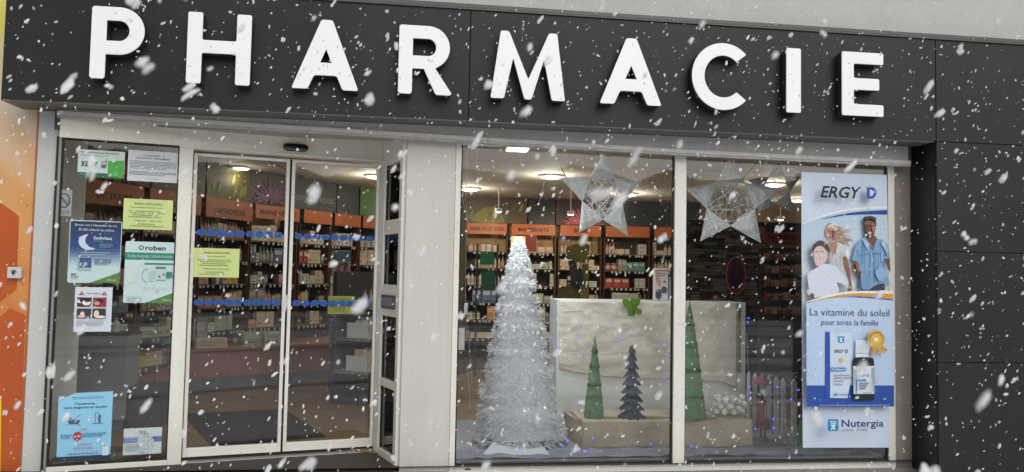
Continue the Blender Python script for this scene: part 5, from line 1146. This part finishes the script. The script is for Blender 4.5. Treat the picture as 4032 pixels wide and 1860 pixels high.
def d_warn(s):
    for f in (.17, .78): s.poly([(s.X(f-.075), s.Z(.18)), (s.X(f+.075), s.Z(.18)), (s.X(f), s.Z(.085))], '6E3B3A', False); s.rect(s.X(f-.01), s.Z(.165), s.X(f+.01), s.Z(.12), 'D5D5D5')
    s.text('CHAT PERDU', s.X(.30), s.X(.68), s.Z(.155), s.H*.028, '3C3C42', .01)
    for (a, c, e, f, col, spots) in ((.07, .23, .45, .44, '4E2A26', (('E0DCD8', .2, .4, .28, .2), ('1E1A1C', .35, .3, .2, .25), ('E8E4E0', .65, .55, .3, .3), ('1E1A1C', .7, .3, .22, .22))), (.49, .23, .85, .44, '8A2F2C', (('2A1C1E', .5, .4, .3, .25), ('C08C80', .3, .6, .22, .2))), (.07, .48, .45, .70, '34343A', (('C9A78C', .35, .8, .3, .16), ('D8C4B4', .4, .55, .15, .25))), (.49, .48, .85, .70, '2E2E30', (('CFC0AE', .3, .55, .2, .4), ('D8CCBE', .6, .85, .4, .14)))):
        s.rect(s.X(a), s.Z(f), s.X(e), s.Z(c), col)
        for (cc, fx_, fz_, rx_, rz_) in spots:
            w = (e-a)*s.W; h = (f-c)*s.H; s.disc((s.X(a)+w*fx_, s.Z(c)-h*fz_), min(rx_, fx_, 1-fx_)*w, min(rz_, fz_, 1-fz_)*h, cc, 14)
    s.greek(s.X(.07), s.X(.8), s.Z(.76), s.H*.008, '6C7078', 5, s.H*.025); s.greek(s.X(.42), s.X(.5), s.Z(.93), s.H*.008, '6C7078', 1, .01)
post_on(DR, PD, 'notice', (297, 1131), (436, 1306), 'C3CAD6', 'white notice with four photographs of a cat in the left pane', 'notice', d_warn)
def d_blue(s):
    s.rect(s.X(0), s.Z(1.03), s.X(1), s.Z(.965), '24344F'); s.greek(s.X(.25), s.X(.85), s.Z(.08), s.H*.008, '3F6D96', 2, s.H*.022)
    s.text('Transformez', s.X(.30), s.X(.68), s.Z(.19), s.H*.035, '2A4A72', .02); s.text('votre baignoire en douche', s.X(.10), s.X(.90), s.Z(.245), s.H*.035, '2A4A72', .02)
    s.poly([(s.X(.18), s.Z(.42)), (s.X(.42), s.Z(.42)), (s.X(.38), s.Z(.48)), (s.X(.22), s.Z(.48))], '44546E', False); s.line((s.X(.16), s.Z(.51)), (s.X(.42), s.Z(.33)), .003, '8A5A66'); s.line((s.X(.17), s.Z(.34)), (s.X(.42), s.Z(.51)), .003, '44546E'); s.disc((s.X(.22), s.Z(.385)), .008, .008, '44546E')
    s.line((s.X(.69), s.Z(.48)), (s.X(.69), s.Z(.32)), .003, '2E4E74'); s.line((s.X(.69), s.Z(.32)), (s.X(.76), s.Z(.32)), .003, '2E4E74'); s.line((s.X(.64), s.Z(.48)), (s.X(.84), s.Z(.48)), .003, '2E4E74'); s.disc((s.X(.77), s.Z(.365)), .006, .007, '2E3E5E'); s.rect(s.X(.745), s.Z(.43), s.X(.795), s.Z(.38), '2E3E5E'); s.rect(s.X(.755), s.Z(.475), s.X(.768), s.Z(.43), '2E3E5E'); s.rect(s.X(.775), s.Z(.475), s.X(.788), s.Z(.43), '2E3E5E')
    s.text('À 300€', s.X(.42), s.X(.55), s.Z(.57), s.H*.025, 'B2586A', .02); s.disc((s.X(.38), s.Z(.66)), s.W*.085, s.W*.085, '9E3038'); s.text('prêt', s.X(.315), s.X(.445), s.Z(.675), s.H*.035, 'E0C8CC', .02)
    s.greek(s.X(.08), s.X(.27), s.Z(.64), s.H*.009, '35608C', 3, s.H*.022); s.greek(s.X(.48), s.X(.9), s.Z(.63), s.H*.009, '35608C', 3, s.H*.022)
    s.text('Renseignements', s.X(.34), s.X(.66), s.Z(.795), s.H*.024, 'B2586A', .01); s.text('0970 830 831', s.X(.32), s.X(.68), s.Z(.86), s.H*.03, 'A0587A', .01); s.text('adaptation-douche.gouv.fr', s.X(.22), s.X(.78), s.Z(.935), s.H*.03, '2A5580', .01)
    s.rect(s.X(.85), s.Z(.97), s.X(.97), s.Z(.80), 'BFD6E6'); s.rect(s.X(.87), s.Z(.83), s.X(.90), s.Z(.81), '2A3A6A'); s.rect(s.X(.93), s.Z(.83), s.X(.955), s.Z(.81), 'A03A3A')
sh = Sheet(DR, PD); X0, Z1 = sh.uv(231, 1548); X1, Z0 = sh.uv(434, 1798); sh.W = X1-X0; sh.H = Z1-Z0; sh.X = lambda f: X0+sh.W*f; sh.Z = lambda f: Z1-sh.H*f; d_blue(sh)
sh.finish('poster', [(X0+.006, Z0), (X1, Z0+.012), (X1, Z1), (sh.X(.30), Z1-.004), (sh.X(.14), sh.Z(.065)), (X0, sh.Z(.07))], '86BEDF', 'pale blue poster about turning a bath into a shower, low in the left pane', 'poster', px=False)
def d_dis(s):
    s.rect(s.X(.0), s.Z(.55), s.X(1), s.Z(.34), '5A6FA0'); s.text('ETABLISSEMENT', s.X(.04), s.X(.52), s.Z(.41), s.H*.055, 'A9B4CE', .01); s.text('ACCESSIBLE', s.X(.04), s.X(.38), s.Z(.50), s.H*.055, 'A9B4CE', .01)
    c = (s.X(.58), s.Z(.60)); s.disc((c[0]+.03*0, c[1]), s.W*.23, s.H*.40, 'A9BAC0'); s.ring(c, s.W*.12, s.H*.19, .010, '3F4A52', a0=PI*.75, a1=PI*1.95); s.ring(c, s.W*.11, s.H*.175, .006, 'DDE4E4', a0=PI*.75, a1=PI*1.95)
    for w, col in ((.012, '3F4A52'), (.007, 'DDE4E4')):
        s.line((s.X(.585), s.Z(.30)), (s.X(.60), s.Z(.58)), w, col); s.line((s.X(.60), s.Z(.56)), (s.X(.69), s.Z(.56)), w, col); s.line((s.X(.69), s.Z(.56)), (s.X(.74), s.Z(.74)), w, col); s.line((s.X(.59), s.Z(.42)), (s.X(.70), s.Z(.42)), w, col); s.disc((s.X(.59), s.Z(.25)), w*.9, w*.9, col, 12)
    s.text('ERP', s.X(.74), s.X(.86), s.Z(.42), s.H*.05, '3F4A62', .02); s.greek(s.X(.04), s.X(.42), s.Z(.62), s.H*.016, '66727C', 5, s.H*.055); s.text('Accès', s.X(.44), s.X(.56), s.Z(.93), s.H*.04, '3A3A44', .01); s.greek(s.X(.40), s.X(.60), s.Z(.13), s.H*.02, '55606A', 2, s.H*.06)
post_on(DR, PD, 'notice', (488, 1689), (634, 1785), 'B6C2C2', 'white and blue accessibility notice with wheelchair symbol, low in the left pane', 'notice', d_dis)
def d_ns(s):
    c = (s.X(.5), s.Z(.42)); s.ring(c, s.W*.40, s.H*.28, .0075, '2E2B2A'); s.line((c[0]-s.W*.27, c[1]+s.H*.19), (c[0]+s.W*.27, c[1]-s.H*.19), .007, '2E2B2A')
    s.ring((c[0]-.01, c[1]-.004), .016, .01, .003, '5A5A58'); s.ring((c[0]+.012, c[1]-.004), .014, .01, .003, '5A5A58'); s.greek(s.X(.1), s.X(.9), s.Z(.82), .003, '66686A', 3, .009); s.greek(s.X(.1), s.X(.9), s.Z(.03), .003, '66686A', 1, .009)
post_on(DR, PD, 'sticker', (223, 745), (280, 852), '8B8F90', 'grey prohibition sticker with a crossed black circle on the left pane', 'sticker', d_ns)
o = MB(DR.pt); x, z = DR.px(249, 1565, PD); o.prism([(x+.008*math.cos(k*PI/6), z+.008*math.sin(k*PI/6)) for k in range(12)], .002, PD-.003); o = o.build('suction_hook', M_white); tag(o, 'small white suction hook at the blue poster corner', 'hook')

# ------------------------------------------------------------------ tall banner
s = Sheet(FA, -.030)
cc = lambda pts: [(3130+x/2.1225, 660+y_/2.1225) for x, y_ in pts]     # picture half
cd = lambda pts: [(3130+x/1.9157, 1180+y_/1.9157) for x, y_ in pts]    # text half
# sky gradient strips between the curves
top_edge = [(60, 468), (200, 405), (360, 360), (520, 333), (770, 322)]
d0 = s.lay()
for k in range(12):
    f0, f1 = k/12, (k+1)/12; c = tuple(int(a*(1-f0)+b_*f0) for a, b_ in zip((168, 190, 210), (214, 220, 226)))
    up = [(x, y_+(1110-y_)*f0) for x, y_ in top_edge]; dn = [(x, y_+(1110-y_)*f1) for x, y_ in top_edge]
    up = [(x, min(y_, 1128-.10*x+3)) for x, y_ in up]; dn = [(x, min(y_, 1128-.10*x+3)) for x, y_ in dn]
    s.poly(cc(up+dn[::-1]), '%02X%02X%02X' % c, d=d0)
s.poly(cc(catmull([(60, 472), (200, 408), (360, 363), (520, 336), (770, 323)], 5, False)+catmull([(770, 345), (560, 352), (400, 372), (210, 420), (62, 476)], 5, False)), 'E2E4EA')
s.poly(cc(catmull([(215, 432), (360, 398), (520, 372), (770, 356)], 5, False)+catmull([(770, 394), (560, 394), (400, 405), (225, 433)], 5, False)), '1E3C8C')
# the family: woman
s.poly(cc(catmull([(262, 480), (300, 466), (345, 490), (400, 500), (445, 520), (420, 540), (400, 560), (440, 590), (490, 615), (440, 620), (455, 660), (420, 640), (350, 630), (330, 600), (270, 600), (242, 560)], 4)), inkv('9A8272'))
s.poly(cc(catmull([(250, 540), (262, 500), (300, 484), (338, 505), (344, 560), (325, 605), (298, 622), (272, 600)], 4)), inkv('B89484'))
s.poly(cc(catmull([(256, 530), (262, 492), (300, 476), (340, 500), (345, 530), (320, 500), (285, 498)], 4)), inkv('B8A48E'))
s.poly(cc([(278, 566), (318, 566), (312, 582), (296, 590), (284, 582)]), inkv('6A3A38')); s.poly(cc([(282, 568), (314, 568), (310, 576), (286, 576)]), inkv('E6E2E0'))
for x in (282, 316): s.poly(cc([(x-7, 531), (x+7, 531), (x+7, 535), (x-7, 535)]), inkv('5A4038'))
s.poly(cc(catmull([(250, 650), (280, 620), (345, 620), (400, 650), (430, 700), (428, 760), (395, 765), (420, 900), (440, 1010), (300, 1010), (270, 800)], 5)), inkv('BFC4C6'))
s.poly(cc([(272, 622), (345, 622), (352, 660), (312, 748), (288, 690)]), inkv('A5806E'))
s.poly(cc(catmull([(392, 765), (428, 752), (455, 860), (468, 960), (472, 1026), (440, 1024), (452, 960), (425, 870)], 4)), inkv('8A6252'))
s.poly(cc(catmull([(318, 940), (400, 960), (425, 1030), (325, 1042), (310, 990)], 4)), inkv('A9AEB4'))
# strands of her hair and folds of her top
for k in range(26):
    y0 = 500+k*4.5; x1_ = 400+rnd.uniform(-10, 85); y1_ = y0+rnd.uniform(-25, 45); s.line(s.uv(*cc([(330, y0)])[0]), s.uv(*cc([(x1_, y1_)])[0]), .0022, rnd.choice(['C4AE96', '8A705C', 'A89078', 'D6C6B0']))
for a, c in (((300, 700), (285, 980)), ((345, 730), (362, 960)), ((380, 700), (392, 900)), ((262, 690), (268, 820))): s.line(s.uv(*cc([a])[0]), s.uv(*cc([c])[0]), .004, 'AEB4B8')
s.poly(cc(catmull([(318, 510), (340, 520), (342, 560), (322, 600), (312, 570)], 4)), inkv('9C7666'))
# man
s.poly(cc(catmull([(556, 450), (556, 420), (600, 410), (650, 425), (662, 465), (655, 505), (640, 480), (570, 470)], 4)), inkv('252022'))
s.poly(cc(catmull([(560, 480), (575, 450), (635, 455), (655, 490), (650, 540), (630, 575), (600, 580), (572, 555)], 4)), inkv('7C5648'))
s.poly(cc([(580, 540), (622, 540), (616, 560), (600, 566), (586, 558)]), inkv('CFC4C0'))
for x in (584, 622): s.poly(cc([(x-8, 497), (x+8, 497), (x+8, 501), (x-8, 501)]), inkv('2E1E1C'))
s.poly(cc([(580, 572), (652, 572), (672, 610), (634, 668), (590, 620)]), inkv('6E483A'))
s.poly(cc(catmull([(498, 640), (560, 585), (590, 615), (634, 668), (670, 600), (730, 620), (765, 680), (768, 760), (725, 770), (745, 880), (768, 960), (755, 995), (690, 970), (600, 1020), (520, 1022), (520, 900), (510, 800), (462, 780), (475, 700)], 5)), inkv('7799BC'))
s.poly(cc([(525, 735), (620, 712), (700, 722), (770, 738), (770, 742), (700, 730), (620, 720), (527, 742)]), inkv('34557E'))
s.poly(cc(catmull([(466, 782), (512, 798), (520, 870), (568, 890), (566, 925), (530, 928), (500, 900), (475, 850)], 4)), inkv('6E4536'))
s.poly(cc([(728, 768), (770, 758), (776, 880), (756, 850)]), inkv('6A4334'))
s.poly(cc([(600, 1020), (650, 985), (722, 965), (730, 1024)]), inkv('3A3A44'))
for pts, c in (([(540, 640), (556, 700), (548, 800), (536, 800)], inkv('5D88B4')), ([(640, 700), (655, 820), (650, 940), (636, 940)], inkv('5D88B4')), ([(700, 650), (715, 720), (708, 790), (696, 760)], inkv('84ABD0'))): s.poly(cc(catmull(pts, 4)), c)
s.poly(cc(catmull([(562, 480), (582, 478), (586, 530), (596, 572), (578, 560), (564, 520)], 4)), inkv('5E4036'))
s.poly(cc(catmull([(596, 500), (604, 500), (608, 525), (598, 527)], 3)), inkv('8E6656'))
for a, c in (((560, 640), (575, 980)), ((610, 700), (600, 960)), ((680, 740), (668, 960)), ((720, 760), (712, 940)), ((500, 690), (520, 760)), ((740, 650), (745, 740))): s.line(s.uv(*cc([a])[0]), s.uv(*cc([c])[0]), .0045, rnd.choice(['5F8AB8', '85ADD4']))
for pts, c in (([(612, 478), (640, 480), (642, 520), (622, 530)], '9A6E5C'), ([(570, 560), (600, 582), (636, 566), (625, 548), (600, 566), (580, 552)], '5A3A30'), ([(572, 486), (594, 484), (594, 490), (573, 492)], '2A1A18'), ([(610, 484), (634, 486), (633, 492), (611, 490)], '2A1A18'), ([(556, 424), (600, 408), (650, 424), (640, 440), (600, 430), (566, 444)], '3A3234'),
        ([(600, 640), (628, 662), (640, 640), (632, 690)], '59788F'), ([(540, 600), (575, 620), (590, 690), (560, 660)], '93B2CE'), ([(690, 620), (735, 650), (750, 720), (720, 690)], '93B2CE'), ([(525, 860), (580, 900), (600, 1000), (530, 1010)], '6C8EB2'), ([(640, 870), (700, 830), (735, 900), (680, 950)], '86A6C6'),
        ([(478, 800), (500, 806), (508, 868), (490, 860)], '8A5A46')): s.poly(cc(catmull(pts, 4)), inkv(c))
for pts, c in (([(285, 500), (315, 498), (328, 530), (300, 526)], 'D0AC9A'), ([(262, 540), (272, 545), (280, 595), (268, 580)], 'A07866'), ([(250, 500), (262, 482), (300, 470), (330, 482), (300, 482), (266, 500)], 'D8C8AE'), ([(300, 650), (312, 690), (314, 740), (302, 700)], '8E6A58'), ([(400, 690), (424, 710), (420, 750), (398, 740)], 'D4D8DA'), ([(266, 700), (300, 800), (320, 980), (290, 900)], 'A9AFB2'), ([(432, 800), (446, 870), (452, 950), (440, 900)], 'A27A66')): s.poly(cc(catmull(pts, 4)), inkv(c))
# boy
s.poly(cc(catmull([(112, 700), (125, 650), (175, 615), (235, 640), (262, 700), (250, 770), (205, 825), (150, 825), (120, 760)], 5)), inkv('8E8480'))
s.poly(cc(catmull([(130, 700), (165, 660), (215, 680), (240, 740), (215, 800), (175, 828), (140, 800)], 5)), inkv('C9B4B2'))
s.poly(cc(catmull([(112, 705), (120, 655), (175, 612), (240, 640), (262, 710), (230, 690), (205, 660), (160, 660), (130, 690)], 5)), inkv('463C3C'))
for x in (152, 196): s.poly(cc([(x-12, 700), (x+12, 702), (x+12, 709), (x-12, 707)]), inkv('7E6A6A'))
s.poly(cc(catmull([(75, 900), (130, 850), (170, 828), (230, 805), (310, 830), (360, 890), (412, 965), (390, 985), (320, 960), (330, 1040), (200, 1075), (120, 1085), (95, 1050)], 5)), inkv('C6CCE2'))
s.poly(cc([(98, 1050), (128, 1048), (128, 1088), (98, 1094)]), inkv('6A4A44'))
# swooshes below
s.poly(cc(catmull([(58, 1122), (250, 1062), (450, 1034), (778, 1030)], 5, False)+catmull([(778, 1056), (450, 1050), (250, 1082), (58, 1130)], 5, False)), 'E4E6EA')
s.poly(cc(catmull([(62, 1126), (250, 1082), (450, 1052), (778, 1054)], 5, False)+catmull([(778, 1100), (450, 1070), (250, 1094), (64, 1128)], 5, False)), 'C4922E')
s.poly(cc(catmull([(300, 1090), (450, 1078), (600, 1086), (778, 1100)], 5, False)+catmull([(778, 1118), (600, 1098), (450, 1086)], 5, False)), '2446A0')
# text field
d0 = s.lay(); bl_l, bl_r = 58, 709
for k in range(10):
    f0, f1 = k/10, (k+1)/10; c = tuple(int(a*(1-f0)+b_*f0) for a, b_ in zip((176, 196, 232), (168, 190, 226)))
    ya, yb_ = 25+(640-25)*f0, 25+(640-25)*f1; s.poly(cd([(bl_l, yb_), (bl_r+1, yb_), (bl_r, ya), (bl_l-2, ya)]), '%02X%02X%02X' % c, d=d0)
s.poly(cd(catmull([(54, 28), (200, -6), (400, -18), (706, 6)], 5, False)+[(708, 40), (54, 40)]), 'B0C4E8')
s.poly(cd([(58, 640), (711, 640), (712, 797), (59, 797)]), '1F4794')
def bt(body, xa, xb, yb_, h, col, bold=0., shear=0.):
    (a, z), (c, z2) = s.uv(*cd([(xa, yb_)])[0]), s.uv(*cd([(xb, yb_)])[0]); zt = s.uv(*cd([(xa, yb_-h)])[0])[1]; s.text(body, a, c, (z+z2)/2, abs(zt-z), col, bold, shear)
def btc(body, xa, xb, yb_, h, col, bold=0., shear=0.):
    (a, z), (c, z2) = s.uv(*cc([(xa, yb_)])[0]), s.uv(*cc([(xb, yb_)])[0]); zt = s.uv(*cc([(xa, yb_-h)])[0])[1]; s.text(body, a, c, (z+z2)/2, abs(zt-z), col, bold, shear)
btc('ERGY', 178, 520, 260, 96, '101114', .022, .25); s.poly(cc([(562, 172), (600, 172)]+[(600+42*math.sin(a), 220-48*math.cos(a)) for a in [PI*k/12 for k in range(1, 12)]]+[(600, 268), (562, 268)]), '2448A0'); s.poly(cc([(586, 194), (598, 194)]+[(598+20*math.sin(a), 220-26*math.cos(a)) for a in [PI*k/12 for k in range(1, 12)]]+[(598, 246), (586, 246)]), 'BCC9DA')
bt('La vitamine du soleil', 82, 676, 121, 58, '35406E', -.006); bt('pour toute la famille', 168, 592, 190, 44, '35406E', -.006)
# product box, bottle, seal
s.poly(cd([(196, 238), (228, 240), (232, 732), (194, 728)]), '2348A4'); s.poly(cd([(230, 240), (396, 243), (396, 560), (360, 735), (232, 732)]), 'BCCADF')
s.poly(cd(rnd_poly([(288, 272), (336, 272), (336, 322), (288, 322)], 8)), '2F8AC0'); s.poly(cd([(300, 284), (324, 284), (324, 292), (316, 292), (322, 314), (302, 314), (308, 292), (300, 292)]), 'CFE2F0')
bt('ERGY', 262, 334, 395, 24, '2A2C3C', .02, .2); bt('D', 344, 363, 395, 24, '2A2C3C', .03)
dsun = s.uv(*cd([(312, 452)])[0]); s.disc(dsun, .016, .016, 'D89A3C')
for k in range(10): a = 2*PI*k/10; s.line((dsun[0]+.021*math.cos(a), dsun[1]+.021*math.sin(a)), (dsun[0]+.027*math.cos(a), dsun[1]+.027*math.sin(a)), .002, 'C89A50')
s.poly(cd([(232, 504), (346, 504), (346, 530), (232, 530)]), '3E86C0'); bt('Vitamine D3', 238, 340, 525, 14, 'C9DCF0', .01)
for k, w in enumerate(('Issue de lanoline,', 'substance naturelle', 'Immunité', 'Ossature')): bt(w, 254, 254+(118, 132, 70, 66)[k], (566, 586, 610, 634)[k], 13, '3A4258', .01)
s.poly(cd([(258, 694), (276, 694), (276, 714), (258, 714)]), '2F8AC0'); bt('Nutergia', 284, 366, 710, 14, '3C466C', .01)
s.poly(cd(rnd_poly([(414, 298), (512, 302), (512, 430), (412, 430)], 6)), 'C6D0E6'); s.poly(cd([(416, 396), (516, 398), (516, 401), (416, 399)]), '5A6070')
s.poly(cd(catmull([(412, 430), (525, 430), (550, 460), (552, 600), (552, 735), (520, 746), (430, 744), (398, 738), (396, 600), (394, 465)], 4)), '17171F')
s.poly(cd([(394, 492), (551, 492), (552, 700), (396, 700)]), 'C4CEE4'); s.poly(cd([(413, 494), (422, 494), (424, 698), (415, 698)]), '2A56A0')
s.poly(cd(rnd_poly([(456, 500), (488, 500), (488, 532), (456, 532)], 6)), '2F8AC0'); bt('ERGY', 432, 490, 572, 18, '2A2C3C', .02, .2); bt('D', 498, 512, 572, 18, '2A2C3C', .02)
s.poly(cd([(424, 590), (490, 590), (490, 606), (424, 606)]), '3E86C0')
for k in range(4): s.poly(cd([(434, 616+k*14), (512-k*10, 616+k*14), (512-k*10, 622+k*14), (434, 622+k*14)]), '4C5468')
for pts, c in (): pass
for k in range(13): s.poly(cd([(528, 506+k*14), (550, 506+k*14), (550, 512+k*14), (528, 512+k*14)]), '70788C'); s.poly(cd([(398, 516+k*14), (410, 516+k*14), (410, 524+k*14), (398, 524+k*14)]), '70788C')
bt('Nutergia', 452, 515, 692, 10, '3C466C', .01)
pc_ = s.uv(*cd([(552, 292)])[0]); s.poly(cd([(530, 350), (560, 352), (560, 388), (542, 416), (534, 396), (516, 406)]), 'B88C30'); s.poly(cd([(568, 352), (600, 338), (642, 378), (622, 378), (616, 398), (590, 380)]), 'B88C30')
s.poly([(pc_[0]+.069*(1 if k % 2 else .93)*math.cos(PI*k/20), pc_[1]+.069*(1 if k % 2 else .93)*math.sin(PI*k/20)) for k in range(40)], 'C59A3A', False)
s.ring(pc_, .040, .040, .004, 'E0C06A'); s.disc(pc_, .033, .033, 'D2AA48'); s.poly(cd([(532, 276), (548, 284), (566, 276), (562, 292), (570, 306), (552, 304), (536, 312), (540, 294)]), 'F0E6C8')
for k in range(22):
    a = math.radians(200-k*10.5); q = (pc_[0]+.051*math.cos(a), pc_[1]+.051*math.sin(a)); s.line((q[0]-.004*math.cos(a), q[1]-.004*math.sin(a)), (q[0]+.004*math.cos(a), q[1]+.004*math.sin(a)), .0035, '5A4414')
bt('Pour votre santé, mangez au moins cinq fruits et légumes par jour - www.mangerbouger.fr', 128, 640, 780, 9, 'A9BCE0', .012)
s.poly(cd([(70, 284), (76, 284), (74, 628), (70, 628)]), 'A0B4DC')
s.poly(cd(rnd_poly([(182, 880), (262, 880), (262, 968), (182, 968)], 12)), '1F7CB4'); s.poly(cd([(203, 921), (243, 921), (243, 928), (231, 932), (240, 960), (231, 958), (223, 944), (215, 958), (206, 960), (215, 932), (203, 928)]), 'D3E6F2')
for r_ in range(2):
    for q in range(5-r_): s.poly(cd([(197+q*10+r_*6, 894+r_*12), (205+q*10+r_*6, 894+r_*12), (205+q*10+r_*6, 902+r_*12), (197+q*10+r_*6, 902+r_*12)]), 'D3E6F2')
s.poly(cd([(219, 918), (227, 918), (227, 910), (219, 910)]), 'D3E6F2')
bt('Nutergia', 280, 592, 934, 54, '1E2656', .018); bt('LABORATOIRE', 280, 470, 967, 18, '4A5070', .0)
s.finish('banner', cc([(55, 38), (768, 63), (778, 600), (781, 1120)])+cd([(713, 1117), (60, 1118)])+cc([(60, 1130), (56, 600)]), 'BCC9DA', 'tall white and blue vitamin banner with three people on the right pane', 'banner', thick=.006)

# ------------------------------------------------------------------ falling snow
M_snow = mat('snow_flake', (.90, .91, .92), .9, 0)
_t = M_snow.node_tree; _tr = _t.nodes.new('ShaderNodeBsdfTransparent'); _mx = _t.nodes.new('ShaderNodeMixShader'); 
_ge = _t.nodes.new('ShaderNodeNewGeometry'); _mr = _t.nodes.new('ShaderNodeMapRange'); _mr.inputs['To Min'].default_value = .08; _mr.inputs['To Max'].default_value = .62
_t.links.new(_ge.outputs['Random Per Island'], _mr.inputs['Value']); _t.links.new(_mr.outputs[0], _mx.inputs[0])
_t.links.new(_t.nodes['Principled BSDF'].outputs[0], _mx.inputs[1]); _t.links.new(_tr.outputs[0], _mx.inputs[2]); _t.links.new(_mx.outputs[0], _t.nodes['Material Output'].inputs[0])
b = MB(); rs = random.Random(11)
ico = [(-.53, 0, .85), (.53, 0, .85), (-.53, 0, -.85), (.53, 0, -.85), (0, .85, .53), (0, .85, -.53), (0, -.85, .53), (0, -.85, -.53), (.85, .53, 0), (-.85, .53, 0), (.85, -.53, 0), (-.85, -.53, 0)]
icf = [(1, 4, 0), (4, 9, 0), (4, 5, 9), (8, 5, 4), (1, 8, 4), (1, 10, 8), (10, 3, 8), (8, 3, 5), (3, 2, 5), (3, 7, 2), (3, 10, 7), (10, 6, 7), (6, 11, 7), (6, 0, 11), (6, 1, 0), (10, 1, 6), (11, 0, 9), (2, 11, 9), (5, 2, 9), (11, 2, 7)]
nfl = 0
for k in range(75):
    dpt = rs.uniform(.55, 1.9); u = rs.uniform(-60, 4090); v = rs.uniform(-60, 1920)
    p = Vector(tuple(CP+dpt*(CF+CR*(u-2016)/FPX+CU*(930-v)/FPX))); sz = rs.uniform(.0022, .0048); ax = Vector((rs.gauss(.7, .25), rs.gauss(0, .3), 1)).normalized(); el = rs.uniform(1.4, 3.2)
    if p.z < .05: continue
    for c in range(rs.choice((1, 2, 3))):
        o_ = Vector((rs.gauss(0, .8), rs.gauss(0, .8), rs.gauss(0, .8)))*sz*(c > 0); vs = []
        for q_ in ico: w = Vector(q_)*sz*rs.uniform(.6, 1.25); w += ax*(w @ ax)*(el-1); vs.append(tuple(p+o_+w))
        b.add(vs, icf)
for k in range(34000):
    x, y, z = rs.uniform(-4.6, 6.6), rs.uniform(-7.2, -.34), rs.uniform(.02, 4.4)
    p = Vector((x, y, z)); dd = np.array(p)-CP; q = dd @ CF
    if np.linalg.norm(dd) < .5: continue
    if x < 3.7 and y > -.6 and rs.random() < .3: continue
    sz = rs.choice((.0014, .0018, .0022, .0026, .003, .0036, .0045))*rs.uniform(.8, 1.15)
    ax = Vector((rs.gauss(.55, .35), rs.gauss(0, .4), 1)).normalized(); el = rs.uniform(1.1, 2.8)
    for c in range(rs.choice((1, 1, 2, 3)) if sz > .0024 else 1):
        o_ = Vector((rs.gauss(0, .9), rs.gauss(0, .9), rs.gauss(0, .9)))*sz*(c > 0); vs = []
        for v in ico:
            w = Vector(v)*sz*rs.uniform(.65, 1.2); w += ax*(w @ ax)*(el-1); vs.append(tuple(p+o_+w))
        b.add(vs, icf)
    nfl += 1
o = b.build('falling_snow', M_snow); tag(o, 'white snowflakes falling through the air in front of the whole shopfront', 'snow', kind='stuff')
print('flakes', nfl, 'faces', len(b.f))
